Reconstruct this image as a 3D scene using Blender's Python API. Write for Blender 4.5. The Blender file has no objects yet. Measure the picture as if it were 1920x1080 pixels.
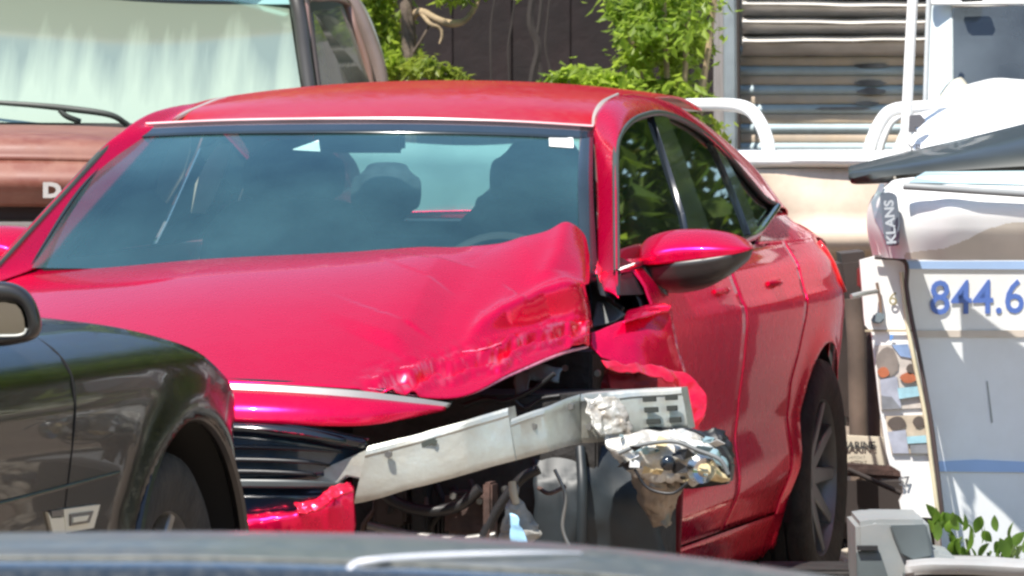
import bpy, bmesh, math, random
from mathutils import Vector, Matrix, noise
random.seed(7)
R = math.radians
sc = bpy.context.scene
COL = sc.collection

# ------------------------------------------------------------------ camera, light, exposure
CH, PIT, FPX = 1.3668, 0.0304, 11037.7
cam = bpy.data.cameras.new('camera'); camo = bpy.data.objects.new('camera', cam); COL.objects.link(camo)
camo.location = (0, 0, CH); camo.rotation_euler = (math.pi/2 - PIT, 0, 0)
cam.sensor_width = 36; cam.lens = FPX*36/1920; cam.clip_end = 3000; cam.clip_start = .1
cam.dof.use_dof = True; cam.dof.focus_distance = 14.6; cam.dof.aperture_fstop = 22
sc.camera = camo
SUN_EL, SUN_AZ = R(58), R(-150)      # azimuth from +Y (away from camera), clockwise; negative = to the left
world = bpy.data.worlds.new('World'); sc.world = world; world.use_nodes = True
nt = world.node_tree; nt.nodes.clear()
sky = nt.nodes.new('ShaderNodeTexSky'); sky.sky_type = 'NISHITA'; sky.sun_disc = False
sky.sun_elevation = SUN_EL; sky.sun_rotation = SUN_AZ; sky.air_density = 1.0; sky.dust_density = .35; sky.ozone_density = 2.5
bg = nt.nodes.new('ShaderNodeBackground'); bg.inputs[1].default_value = .125
wo = nt.nodes.new('ShaderNodeOutputWorld'); nt.links.new(sky.outputs[0], bg.inputs[0]); nt.links.new(bg.outputs[0], wo.inputs[0])
sl = bpy.data.lights.new('sun', 'SUN'); sl.energy = 5.0; sl.angle = R(.6); sl.color = (1, .95, .87)
so = bpy.data.objects.new('sun', sl); COL.objects.link(so)
sdir = Vector((math.sin(SUN_AZ)*math.cos(SUN_EL), math.cos(SUN_AZ)*math.cos(SUN_EL), math.sin(SUN_EL)))
so.rotation_euler = sdir.to_track_quat('Z', 'Y').to_euler(); so.location = sdir*40
sc.view_settings.view_transform = 'Standard'; sc.view_settings.look = 'None'
sc.view_settings.gamma = 1; sc.view_settings.use_curve_mapping = False; sc.view_settings.exposure = .88
sc.cycles.max_bounces = 8; sc.cycles.transparent_max_bounces = 12
sc.cycles.filter_width = 2.6

# ------------------------------------------------------------------ projection helpers
FW = Vector((0, math.cos(PIT), -math.sin(PIT))); UP = Vector((0, math.sin(PIT), math.cos(PIT)))
def ray(u, v): return FW + Vector((1, 0, 0))*((u-960)/FPX) + UP*((540-v)/FPX)
def W(u, v, Y):                      # photo pixel -> world point at distance Y
    d = ray(u, v); return Vector((0, 0, CH)) + d*(Y/d.y)
def proj(p):
    q = p - Vector((0, 0, CH)); d = q.dot(FW); return 960+FPX*q.x/d, 540-FPX*q.dot(UP)/d
CX, CY, YAW = -.6254, 13.9844, .2349
cc, ss = math.cos(YAW), math.sin(YAW)
def toL(p): dx, dy = p.x-CX, p.y-CY; return Vector((dx*cc-dy*ss, dx*ss+dy*cc, p.z))
def toW(p): return Vector((CX+p.x*cc+p.y*ss, CY-p.x*ss+p.y*cc, p.z))
O_L = toL(Vector((0, 0, CH)))
def rayL(u, v): d = ray(u, v); return Vector((d.x*cc-d.y*ss, d.x*ss+d.y*cc, d.z))
def C(u, v, x=None, y=None, z=None):  # photo pixel -> point of the red car's own frame on one of its planes
    d = rayL(u, v)
    if x is not None: t = (x-O_L.x)/d.x
    elif y is not None: t = (y-O_L.y)/d.y
    else: t = (z-O_L.z)/d.z
    return O_L + d*t
def pxL(p): return proj(toW(p))

# ------------------------------------------------------------------ materials
MT = {}
def mat(name, base, rough=.5, metal=0, coat=0, spec=.5, var=.12, nscale=6, bump=0, bscale=40, alpha=None, emit=None, sheen=None, dust=None, col2=None, coatr=.03, flake=0):
    if name in MT: return MT[name]
    m = bpy.data.materials.new(name); m.use_nodes = True; n = m.node_tree; b = n.nodes['Principled BSDF']
    if 'red_paint' in name: b.inputs['Coat IOR'].default_value = 1.55
    if 'red_' in name and metal: b.inputs['Specular Tint'].default_value = (1, .12, .30, 1)
    tc = n.nodes.new('ShaderNodeTexCoord'); nz = n.nodes.new('ShaderNodeTexNoise'); nz.inputs['Scale'].default_value = nscale; nz.inputs['Detail'].default_value = 6
    n.links.new(tc.outputs['Object'], nz.inputs['Vector'])
    mx = n.nodes.new('ShaderNodeMix'); mx.data_type = 'RGBA'
    c2 = col2 or tuple(c*(1-var*2) for c in base)
    mx.inputs[6].default_value = (*base, 1); mx.inputs[7].default_value = (*c2, 1)
    rp = n.nodes.new('ShaderNodeValToRGB'); rp.color_ramp.elements[0].position = .35; rp.color_ramp.elements[1].position = .7
    n.links.new(nz.outputs[0], rp.inputs[0]); n.links.new(rp.outputs[0], mx.inputs[0])
    out = mx.outputs[2]
    if dust:                          # dust: (colour, amount, scale)
        dn = n.nodes.new('ShaderNodeTexNoise'); dn.inputs['Scale'].default_value = dust[2]; dn.inputs['Detail'].default_value = 9; dn.inputs['Roughness'].default_value = .7
        n.links.new(tc.outputs['Object'], dn.inputs['Vector'])
        dr = n.nodes.new('ShaderNodeMapRange'); dr.inputs[1].default_value = .4; dr.inputs[2].default_value = .75; dr.inputs[4].default_value = dust[1]
        n.links.new(dn.outputs[0], dr.inputs[0])
        m2 = n.nodes.new('ShaderNodeMix'); m2.data_type = 'RGBA'; m2.inputs[7].default_value = (*dust[0], 1)
        n.links.new(dr.outputs[0], m2.inputs[0]); n.links.new(out, m2.inputs[6]); out = m2.outputs[2]
        ra = n.nodes.new('ShaderNodeMath'); ra.operation = 'MULTIPLY_ADD'; ra.inputs[1].default_value = .5; ra.inputs[2].default_value = rough
        n.links.new(dr.outputs[0], ra.inputs[0]); n.links.new(ra.outputs[0], b.inputs['Roughness'])
    else: b.inputs['Roughness'].default_value = rough
    n.links.new(out, b.inputs['Base Color'])
    b.inputs['Metallic'].default_value = metal; b.inputs['Coat Weight'].default_value = coat; b.inputs['Coat Roughness'].default_value = coatr
    b.inputs['Specular IOR Level'].default_value = spec
    if bump:
        bn = n.nodes.new('ShaderNodeTexNoise'); bn.inputs['Scale'].default_value = bscale; bn.inputs['Detail'].default_value = 5
        n.links.new(tc.outputs['Object'], bn.inputs['Vector'])
        bp = n.nodes.new('ShaderNodeBump'); bp.inputs['Strength'].default_value = bump; bp.inputs['Distance'].default_value = .02
        n.links.new(bn.outputs[0], bp.inputs['Height']); n.links.new(bp.outputs[0], b.inputs['Normal'])
        if coat: n.links.new(bp.outputs[0], b.inputs['Coat Normal'])
    MT[name] = m; return m
def glassmat(name, tint, dirt=.05, dirt_haze_col=(.5, .55, .5), ior=1.5, rough=.01, streak=None, dscale=3, gtint=(1, 1, 1)):  # dirt sets a diffuse film: real dirt, and haze painted on some panes
    m = bpy.data.materials.new(name); m.use_nodes = True; n = m.node_tree; n.nodes.clear()
    out = n.nodes.new('ShaderNodeOutputMaterial'); tr = n.nodes.new('ShaderNodeBsdfTransparent'); tr.inputs[0].default_value = (*tint, 1)
    gl = n.nodes.new('ShaderNodeBsdfGlossy'); gl.inputs['Roughness'].default_value = rough; gl.inputs[0].default_value = (*gtint, 1)
    fr = n.nodes.new('ShaderNodeFresnel'); fr.inputs[0].default_value = ior
    m1 = n.nodes.new('ShaderNodeMixShader'); n.links.new(fr.outputs[0], m1.inputs[0]); n.links.new(tr.outputs[0], m1.inputs[1]); n.links.new(gl.outputs[0], m1.inputs[2])
    df = n.nodes.new('ShaderNodeBsdfDiffuse'); df.inputs[0].default_value = (*dirt_haze_col, 1)
    tc = n.nodes.new('ShaderNodeTexCoord'); nz = n.nodes.new('ShaderNodeTexNoise'); nz.inputs['Scale'].default_value = dscale; nz.inputs['Detail'].default_value = 8
    mp = n.nodes.new('ShaderNodeMapping'); n.links.new(tc.outputs['Object'], mp.inputs[0]); n.links.new(mp.outputs[0], nz.inputs['Vector'])
    mr = n.nodes.new('ShaderNodeMapRange'); mr.inputs[1].default_value = .3; mr.inputs[2].default_value = .75; mr.inputs[3].default_value = dirt*.5; mr.inputs[4].default_value = dirt*1.5
    n.links.new(nz.outputs[0], mr.inputs[0]); fac = mr.outputs[0]
    if streak:                        # painted tree reflections, pale along the bottom, rising in ragged streaks: (z0, z1, amplitude, max)
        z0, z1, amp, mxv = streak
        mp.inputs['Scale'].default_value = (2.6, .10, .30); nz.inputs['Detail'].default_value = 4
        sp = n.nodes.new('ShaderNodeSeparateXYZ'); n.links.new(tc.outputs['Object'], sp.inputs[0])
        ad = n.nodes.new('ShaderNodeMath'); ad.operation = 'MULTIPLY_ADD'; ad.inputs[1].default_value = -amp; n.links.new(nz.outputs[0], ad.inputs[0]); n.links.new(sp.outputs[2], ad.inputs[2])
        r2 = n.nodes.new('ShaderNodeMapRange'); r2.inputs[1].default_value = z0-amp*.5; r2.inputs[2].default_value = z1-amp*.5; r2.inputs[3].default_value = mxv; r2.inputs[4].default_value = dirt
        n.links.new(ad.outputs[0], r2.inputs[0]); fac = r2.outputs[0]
    m2 = n.nodes.new('ShaderNodeMixShader'); n.links.new(fac, m2.inputs[0]); n.links.new(m1.outputs[0], m2.inputs[1]); n.links.new(df.outputs[0], m2.inputs[2])
    n.links.new(m2.outputs[0], out.inputs[0]); MT[name] = m; return m
def leafmat(name, c1, c2, trans=.45):
    m = bpy.data.materials.new(name); m.use_nodes = True; n = m.node_tree; n.nodes.clear()
    out = n.nodes.new('ShaderNodeOutputMaterial'); tc = n.nodes.new('ShaderNodeTexCoord'); nz = n.nodes.new('ShaderNodeTexNoise'); nz.inputs['Scale'].default_value = 5; nz.inputs['Detail'].default_value = 4
    n.links.new(tc.outputs['Object'], nz.inputs['Vector'])
    rp = n.nodes.new('ShaderNodeValToRGB'); rp.color_ramp.elements[0].position = .35; rp.color_ramp.elements[1].position = .65
    rp.color_ramp.elements[0].color = (*c1, 1); rp.color_ramp.elements[1].color = (*c2, 1); n.links.new(nz.outputs[0], rp.inputs[0])
    b = n.nodes.new('ShaderNodeBsdfPrincipled'); b.inputs['Roughness'].default_value = .45; n.links.new(rp.outputs[0], b.inputs['Base Color'])
    t = n.nodes.new('ShaderNodeBsdfTranslucent'); hs = n.nodes.new('ShaderNodeHueSaturation'); hs.inputs['Value'].default_value = 2.2; n.links.new(rp.outputs[0], hs.inputs['Color']); n.links.new(hs.outputs[0], t.inputs[0])
    mx = n.nodes.new('ShaderNodeMixShader'); mx.inputs[0].default_value = trans; n.links.new(b.outputs[0], mx.inputs[1]); n.links.new(t.outputs[0], mx.inputs[2]); n.links.new(mx.outputs[0], out.inputs[0])
    MT[name] = m; return m

RED = mat('red_paint', (.88, .0003, .066), rough=.27, metal=.66, coat=.5, spec=.5, var=.03, nscale=2, dust=((.5, .30, .3), .03, 14))
REDC = mat('red_paint_crumpled', (.76, .003, .035), rough=.24, metal=.4, coat=.8, spec=.6, var=.05, nscale=8, bump=.12, bscale=22, dust=((.55, .4, .36), .10, 30))
REDR = mat('red_roof_paint', (.80, .003, .010), rough=.3, metal=.6, coat=.35, var=.05, nscale=3, dust=((.55, .42, .35), .16, 30), coatr=.06)
REDI = mat('red_inner_metal', (.30, .008, .015), rough=.55, var=.3, nscale=10, bump=.2)
BLK = mat('black_plastic', (.018, .018, .02), rough=.45, var=.3, nscale=12, bump=.05)
BLKG = mat('gloss_black_trim', (.012, .016, .022), rough=.12, coat=.6, var=.2)
DARK = mat('engine_bay_grime', (.02, .018, .017), rough=.75, var=.4, nscale=14, bump=.4, bscale=30)
BROWN = mat('rusty_bracket_metal', (.10, .055, .045), rough=.7, var=.4, nscale=16, bump=.2)
GREYP = mat('grey_plastic_shard', (.16, .17, .17), rough=.5, var=.25)
RUB = mat('tyre_rubber', (.022, .021, .02), rough=.8, var=.3, nscale=20, bump=.25, bscale=60, dust=((.16, .13, .1), .25, 8))
RIM = mat('dark_alloy', (.24, .25, .26), rough=.35, metal=.6, var=.2)
RIMS = mat('pale_alloy', (.38, .38, .37), rough=.35, metal=.7, var=.2, dust=((.2, .16, .13), .4, 12))
ALU = mat('brushed_aluminium', (.62, .64, .59), rough=.36, metal=.65, var=.14, nscale=7, bump=.10, bscale=30, dust=((.36, .31, .23), .62, 9))
FOIL = mat('crushed_chrome_metal', (.66, .66, .62), rough=.42, metal=.35, var=.3, nscale=22, bump=.5, bscale=34, col2=(.20, .16, .12), dust=((.52, .46, .36), .45, 16))
CHR = mat('chrome', (.75, .75, .73), rough=.15, metal=1, var=.1)
WHT = mat('white_gelcoat', (.80, .80, .78), rough=.4, coat=.1, var=.03, nscale=2, dust=((.6, .56, .48), .12, 3))
CREAM = mat('cream_trim', (.55, .5, .42), rough=.4, var=.1)
SEAT = mat('seat_fabric', (.035, .04, .045), rough=.9, var=.3, nscale=30, bump=.2)
DASH = mat('dash_plastic', (.025, .028, .03), rough=.6, var=.2)
WSG = glassmat('windscreen_glass', (.74, .90, .90), dirt=.06, dirt_haze_col=(.25, .58, .62), ior=2.1, gtint=(.66, .97, 1))  # teal diffuse film paints the milky sky haze on the screen
SDG = glassmat('tinted_side_glass', (.10, .13, .11), dirt=.015, ior=4.0, gtint=(.97, 1, .85))
RRG = glassmat('rear_glass', (.6, .8, .78), dirt=.12, dirt_haze_col=(.6, .78, .74), ior=1.02)  # pale diffuse film added to brighten the rear window

# ------------------------------------------------------------------ mesh helpers
def tag(o, label=None, cat=None, group=None, kind=None):
    if label: o['label'] = label
    if cat: o['category'] = cat
    if group: o['group'] = group
    if kind: o['kind'] = kind
    return o
def empty(name, loc=(0, 0, 0), rz=0, parent=None):
    o = bpy.data.objects.new(name, None); o.location = loc; o.rotation_euler = (0, 0, rz); COL.objects.link(o)
    if parent: o.parent = parent
    return o
def link(name, me, m, parent=None, smooth=True):
    o = bpy.data.objects.new(name, me); COL.objects.link(o)
    for mm in (m if isinstance(m, (list, tuple)) else [m]): me.materials.append(mm)
    if smooth:
        for p in me.polygons: p.use_smooth = True
    if parent: o.parent = parent
    return o
def fin(name, bm, m, parent=None, smooth=True, sharp=40, recalc=True):
    if recalc: bmesh.ops.recalc_face_normals(bm, faces=bm.faces)
    me = bpy.data.meshes.new(name); bm.to_mesh(me); bm.free()
    o = link(name, me, m, parent, smooth)
    if smooth: me.set_sharp_from_angle(angle=R(sharp))
    return o
def cr(p0, p1, p2, p3, t):
    return (p1*2 + (p2-p0)*t + (p0*2-p1*5+p2*4-p3)*t*t + (p1*3-p0-p2*3+p3)*t*t*t)*.5
def spline(pts, n):
    out = []; m = len(pts)
    for i in range(n):
        f = i/(n-1)*(m-1); k = min(int(f), m-2); t = f-k
        p1, p2 = pts[k], pts[k+1]; p0 = pts[k-1] if k else p1*2-p2; p3 = pts[k+2] if k+2 < m else p2*2-p1
        out.append(cr(p0, p1, p2, p3, t))
    return out
def dense(rows, nu, nv):
    rr = [spline(r, nu) for r in rows]
    cols = [spline([r[i] for r in rr], nv) for i in range(nu)]
    return [[cols[i][j] for i in range(nu)] for j in range(nv)]
def sheet(name, g, m, parent=None, thick=.004, disp=None, keep=None, sharp=50, flip=False):
    bm = bmesh.new()
    vs = [[bm.verts.new(disp(p) if disp else p) for p in r] for r in g]
    for j in range(len(g)-1):
        for i in range(len(g[0])-1):
            q = (vs[j][i], vs[j][i+1], vs[j+1][i+1], vs[j+1][i])
            if keep and not keep([x.co for x in q]): continue
            if flip: q = q[::-1]
            try: bm.faces.new(q)
            except ValueError: pass
    bmesh.ops.remove_doubles(bm, verts=bm.verts, dist=1e-6)
    for v in [v for v in bm.verts if not v.link_faces]: bm.verts.remove(v)
    o = fin(name, bm, m, parent, True, sharp, recalc=False)
    if thick:
        md = o.modifiers.new('thickness', 'SOLIDIFY'); md.thickness = thick; md.offset = 0
    return o
def patch(name, rows, m, parent=None, nu=24, nv=16, **k): return sheet(name, dense(rows, nu, nv), m, parent, **k)
def plate(name, pts, m, parent=None, off=Vector((0, .02, 0)), bevel=0, smooth=False):
    """closed outline in space extruded by the vector off"""
    bm = bmesh.new(); a = [bm.verts.new(p) for p in pts]; b = [bm.verts.new(p+off) for p in pts]
    f1 = bm.faces.new(a); f2 = bm.faces.new(b[::-1]); n = len(pts)
    for i in range(n): bm.faces.new((a[i], b[i], b[(i+1) % n], a[(i+1) % n]))
    bmesh.ops.recalc_face_normals(bm, faces=bm.faces)
    if bevel: bmesh.ops.bevel(bm, geom=list(bm.edges), offset=bevel, segments=2, affect='EDGES', clamp_overlap=True)
    bmesh.ops.triangulate(bm, faces=[f for f in bm.faces if len(f.verts) > 4])
    return fin(name, bm, m, parent, smooth or bevel > 0, 35)
def boxbm(bm, c, s, rot=None, bevel=0):
    r = bmesh.ops.create_cube(bm, size=1); M = Matrix.Translation(c) @ (rot.to_4x4() if rot else Matrix()) @ Matrix.Diagonal((*s, 1))
    bmesh.ops.transform(bm, matrix=M, verts=r['verts'])
    if bevel:
        es = list({e for v in r['verts'] for e in v.link_edges})
        bmesh.ops.bevel(bm, geom=es, offset=bevel, segments=3, affect='EDGES', clamp_overlap=True)
def box(name, c, s, m, parent=None, rz=0, rx=0, ry=0, bevel=.01):
    bm = bmesh.new(); boxbm(bm, Vector(c), s, (Matrix.Rotation(rz, 3, 'Z') @ Matrix.Rotation(ry, 3, 'Y') @ Matrix.Rotation(rx, 3, 'X')), bevel)
    return fin(name, bm, m, parent)
def tubebm(bm, pts, r, seg=10, caps=True):
    rs = r if isinstance(r, (list, tuple)) else [r]*len(pts); prev = None; rings = []
    up = Vector((0, 0, 1))
    for i, p in enumerate(pts):
        t = (pts[min(i+1, len(pts)-1)] - pts[max(i-1, 0)]).normalized()
        if prev is None:
            a = t.cross(up); a = a.normalized() if a.length > .1 else t.cross(Vector((1, 0, 0))).normalized()
        else: a = (prev - t*prev.dot(t)).normalized()
        prev = a; b = t.cross(a)
        rings.append([bm.verts.new(p + (a*math.cos(2*math.pi*k/seg) + b*math.sin(2*math.pi*k/seg))*rs[i]) for k in range(seg)])
    for i in range(len(rings)-1):
        for k in range(seg): bm.faces.new((rings[i][k], rings[i][(k+1) % seg], rings[i+1][(k+1) % seg], rings[i+1][k]))
    if caps: bm.faces.new(rings[0][::-1]); bm.faces.new(rings[-1])
def tube(name, pts, r, m, parent=None, seg=10, n=None):
    if n: pts = spline(pts, n); r = [a for a in r] if not isinstance(r, (list, tuple)) is False else r
    if isinstance(r, (list, tuple)) and len(r) != len(pts):
        q = spline([Vector((x, 0, 0)) for x in r], len(pts)); r = [max(x.x, .0004) for x in q]
    bm = bmesh.new(); tubebm(bm, pts, r, seg); return fin(name, bm, m, parent)
def blob(name, rows, m, parent=None, **k): pass
def text(name, s, size, m, parent, M, extrude=.001, bold=0, sx=1):
    cu = bpy.data.curves.new(name, 'FONT'); cu.body = s; cu.size = size; cu.extrude = extrude; cu.offset = bold; cu.align_x = 'LEFT'; cu.resolution_u = 3
    t = bpy.data.objects.new(name, cu); COL.objects.link(t); dg = bpy.context.evaluated_depsgraph_get(); me = bpy.data.meshes.new_from_object(t.evaluated_get(dg))
    bpy.data.objects.remove(t); me.transform(M @ Matrix.Diagonal((sx, 1, 1, 1))); o = link(name, me, m, parent, False); return o
def wheel(parent, cx, cy, R0, Rr, width, side, steer=0, rimmat=None, nsp=10, camber=0):
    """wheel about the local x axis; side=+1 shows its outer face towards +x"""
    w = empty('wheel', (cx, cy, R0), steer, parent)
    bm = bmesh.new(); seg = 64; h = width/2
    prof = [(Rr-.012, -h*.86), (Rr+.01, -h*.95), ((R0+Rr)/2, -h*1.04), (R0-.03, -h), (R0-.008, -h*.88), (R0, -h*.7), (R0, -h*.45), (R0-.008, -h*.43), (R0-.008, -h*.37), (R0, -h*.35), (R0, -.008), (R0-.008, -.006), (R0-.008, .006), (R0, .008),
            (R0, h*.35), (R0-.008, h*.37), (R0-.008, h*.43), (R0, h*.45), (R0, h*.7), (R0-.008, h*.88), (R0-.03, h), ((R0+Rr)/2, h*1.04), (Rr+.01, h*.95), (Rr-.012, h*.86)]
    def lathe(bm, prof, close=False):
        rings = [[bm.verts.new((x*side, r*math.cos(2*math.pi*k/seg), r*math.sin(2*math.pi*k/seg))) for k in range(seg)] for r, x in prof]
        for i in range(len(rings)-(0 if close else 1)):
            a, b = rings[i], rings[(i+1) % len(rings)]
            for k in range(seg): bm.faces.new((a[k], a[(k+1) % seg], b[(k+1) % seg], b[k]))
    lathe(bm, prof, True); fin('tyre', bm, RUB, w)
    bm = bmesh.new(); lathe(bm, [(Rr, h*.9), (Rr-.012, h*.86), (Rr-.02, h*.6), (Rr-.03, -h*.5), (Rr, -h*.86), (Rr+.004, -h*.86)]); lathe(bm, [(.001, h*.55), (.035, h*.55), (.05, h*.45), (.06, h*.1), (.14, h*.05), (.14, -h*.1), (.001, -h*.1)])
    fin('rim', bm, rimmat or RIM, w)
    base = None
    for k in range(nsp):
        a = 2*math.pi*k/nsp
        if base is None:
            bm = bmesh.new()
            for (r0, r1, x0, x1, w0, w1) in ((.03, Rr-.01, h*.5, h*.8, .026, .016),):
                pts = [(x0, r0, -w0), (x0, r0, w0), (x1, r1, w1), (x1, r1, -w1)]
                A = [bm.verts.new((x*side, y, z)) for x, y, z in pts]; B = [bm.verts.new(((x-.03)*side, y, z)) for x, y, z in pts]
                bm.faces.new(A); bm.faces.new(B[::-1])
                for i in range(4): bm.faces.new((A[i], B[i], B[(i+1) % 4], A[(i+1) % 4]))
            bmesh.ops.recalc_face_normals(bm, faces=bm.faces); bmesh.ops.bevel(bm, geom=list(bm.edges), offset=.004, segments=1, affect='EDGES')
            base = fin('spoke', bm, rimmat or RIM, w); base.rotation_euler = (a, 0, 0)
        else:
            o = base.copy(); COL.objects.link(o); o.rotation_euler = (a, 0, 0)
    return w

# ================================================================== ground
bm = bmesh.new(); bmesh.ops.create_grid(bm, x_segments=60, y_segments=60, size=300)
for v in bm.verts: v.co.z = -.002
GR = mat('dry_dirt_and_gravel', (.25, .185, .14), rough=.95, var=.25, nscale=1.5, bump=.6, bscale=8, dust=((.32, .26, .20), .6, 20))
tag(fin('ground', bm, GR, None, False), 'dry tan dirt and gravel of the yard', None, None, 'structure')
V, F = [], []
t_ = (1+5**.5)/2; ico = [Vector(q).normalized() for q in ((-1, t_, 0), (1, t_, 0), (-1, -t_, 0), (1, -t_, 0), (0, -1, t_), (0, 1, t_), (0, -1, -t_), (0, 1, -t_), (t_, 0, -1), (t_, 0, 1), (-t_, 0, -1), (-t_, 0, 1))]
icf = [(0, 11, 5), (0, 5, 1), (0, 1, 7), (0, 7, 10), (0, 10, 11), (1, 5, 9), (5, 11, 4), (11, 10, 2), (10, 7, 6), (7, 1, 8), (3, 9, 4), (3, 4, 2), (3, 2, 6), (3, 6, 8), (3, 8, 9), (4, 9, 5), (2, 4, 11), (6, 2, 10), (8, 6, 7), (9, 8, 1)]
for i in range(5000):
    c = Vector((random.uniform(.3, 2.6), random.uniform(15, 22), 0)); s_ = random.uniform(.008, .035); n0 = len(V)
    V += [tuple(c+Vector((q.x*s_*1.1, q.y*s_, s_*.3+q.z*s_*.7))) for q in ico]; F += [tuple(n0+k for k in f) for f in icf]
me = bpy.data.meshes.new('gravel'); me.from_pydata(V, [], F)
tag(link('gravel', me, mat('pale_stones', (.48, .42, .34), rough=.9, var=.3, nscale=9)), 'loose pale stones scattered over the dirt', 'gravel', None, 'stuff')

# ================================================================== red car
car = tag(empty('wrecked_sedan', (CX, CY, 0), -YAW), 'bright red sedan with a crushed front corner, buckled bonnet and bare bumper beam', 'car')
car.rotation_euler = (0, 0, -YAW)
WP0, WPS = .80, .42
def xs(y, z):                        # half width of the body at y, z
    if z > 1.0: x = WP0 - WPS*(z-1.0)
    else:
        k = .055*(y/2.2)
        prof = [(.10, .76), (.18, .80), (.25+k*.5, .832), (.33+k, .872), (.37+k, .874), (.47+k, .860), (.60, .868), (.72, .882), (.80, .888), (.845, .886), (.875, .870), (.93, .850), (1.0, .80)]
        for (a, xa), (b, xb) in zip(prof, prof[1:]):
            if z <= b or b == 1.0:
                t = max(0, min(1, (z-a)/(b-a))); t = t*t*(3-2*t)*.35+t*.65; x = xa+(xb-xa)*t; break
    if y > 2.75: x -= .16*(y-2.75)**2
    if y < .3: x -= .10*(.3-y)**2
    d = math.hypot(y-2.76, z-.335); x += .014*math.exp(-((d-.37)/.05)**2) if z < .8 else 0
    return x
def S(u, v, off=0):                  # pixel -> point on the body side
    d = rayL(u, v); lo, hi = (1.4-O_L.x)/d.x, (.2-O_L.x)/d.x; N = 400; pt = lo
    for i in range(1, N+1):
        t = lo+(hi-lo)*i/N; p = O_L+d*t
        if p.x <= xs(p.y, p.z)+off:
            a, b = pt, t
            for _ in range(20):
                m = (a+b)/2; p = O_L+d*m
                if p.x <= xs(p.y, p.z)+off: b = m
                else: a = m
            return O_L+d*b
        pt = t
    return O_L+d*hi
def MX(p, s): return Vector((p.x*(1 if s > 0 else -.94), p.y, p.z))
ACY, ACZ, ARR = 2.76, .33, .385
def yA(z): return .50 + (.05*(z-.5) if z > .5 else 0)
def yB(z): return 1.56 + .06*(z-.3)
def yC(z): return 2.30 + (max(0, z-.62)*.75 if z > .62 else 0)
def side_panel(name, f0, f1, zlo, s, ny=24, nz=44, arch=False, zhi=1.0):
    g = []
    for j in range(nz+1):
        z = zlo + (zhi-zlo)*j/nz; a, b = f0(z), f1(z); r = []
        for i in range(ny+1):
            y = a+(b-a)*i/ny; zz = z
            if arch:
                d = math.hypot(y-ACY, zz-ACZ)
                if d < ARR:
                    k = ARR/max(d, 1e-4); y = ACY+(y-ACY)*k; zz = ACZ+(zz-ACZ)*k
            x = xs(y, zz)
            # returns at panel edges
            e = min(i, ny-i); x -= 0
            r.append(Vector((x*s, y, zz)))
        g.append(r)
    kp = None
    if arch: kp = lambda q: not (all(math.hypot(p.y-ACY, p.z-ACZ) < ARR+.002 for p in q)) and min((q[0]-q[2]).length, (q[1]-q[3]).length) > 1e-4 and all(p.z > .12 for p in q)
    return sheet(name, g, RED, car, thick=.003, keep=kp, flip=(s > 0), sharp=60)
for s in (1, -1):
    side_panel('front_door', lambda z: yA(z), lambda z: yB(z)-.006, .27, s)
    side_panel('rear_door', lambda z: yB(z)+.006, lambda z: yC(z)-.006, .27, s)
    side_panel('quarter_panel', lambda z: yC(z)+.006, lambda z: 3.62, .16, s, ny=60, nz=60, arch=True)
    side_panel('sill', lambda z: .45, lambda z: 2.37, .14, s, nz=8, zhi=.262)
    # dark backing inside seams
    g = [[Vector(((xs(y, z)-.022)*s, y, z)) for y in [.5+i*.1 for i in range(19)]] for z in [.2+.1*k for k in range(9)]]
    sheet('inner_side', g, BLK, car, thick=.004, flip=(s > 0))
    # wheel housing
    bm = bmesh.new(); n = 20; ring = []
    for k in range(n+1):
        a = math.pi*(k/n)*1.16-.25; ring.append([bm.verts.new((x*s, ACY+ARR*math.cos(a), ACZ+ARR*math.sin(a))) for x in (.86, .55)])
    for k in range(n): bm.faces.new((ring[k][0], ring[k+1][0], ring[k+1][1], ring[k][1]))
    bm.faces.new([r[1] for r in ring]); fin('wheel_housing', bm, BLK, car)
    wheel(car, .785*s, 2.76, .335, .232, .215, s)
# door handles
for (y0) in (1.30, 2.02):
    p = [Vector((xs(y0+t*.17, .90)+.012*math.sin(math.pi*min(1, max(0, t)))+.003, y0+t*.17, .90)) for t in (0, .25, .5, .75, 1)]
    for s in (1, -1): tube('door_handle', [MX(q, s) for q in p], [.006, .009, .010, .009, .006], RED, car, n=12); plate('handle_recess', [MX(Vector((xs(y0+.08, .90)+.0015, y, z)), s) for y, z in ((y0+.02, .885), (y0+.15, .885), (y0+.15, .905), (y0+.02, .905))], BLK, car, off=Vector((-.004*s, 0, 0)))

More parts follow.
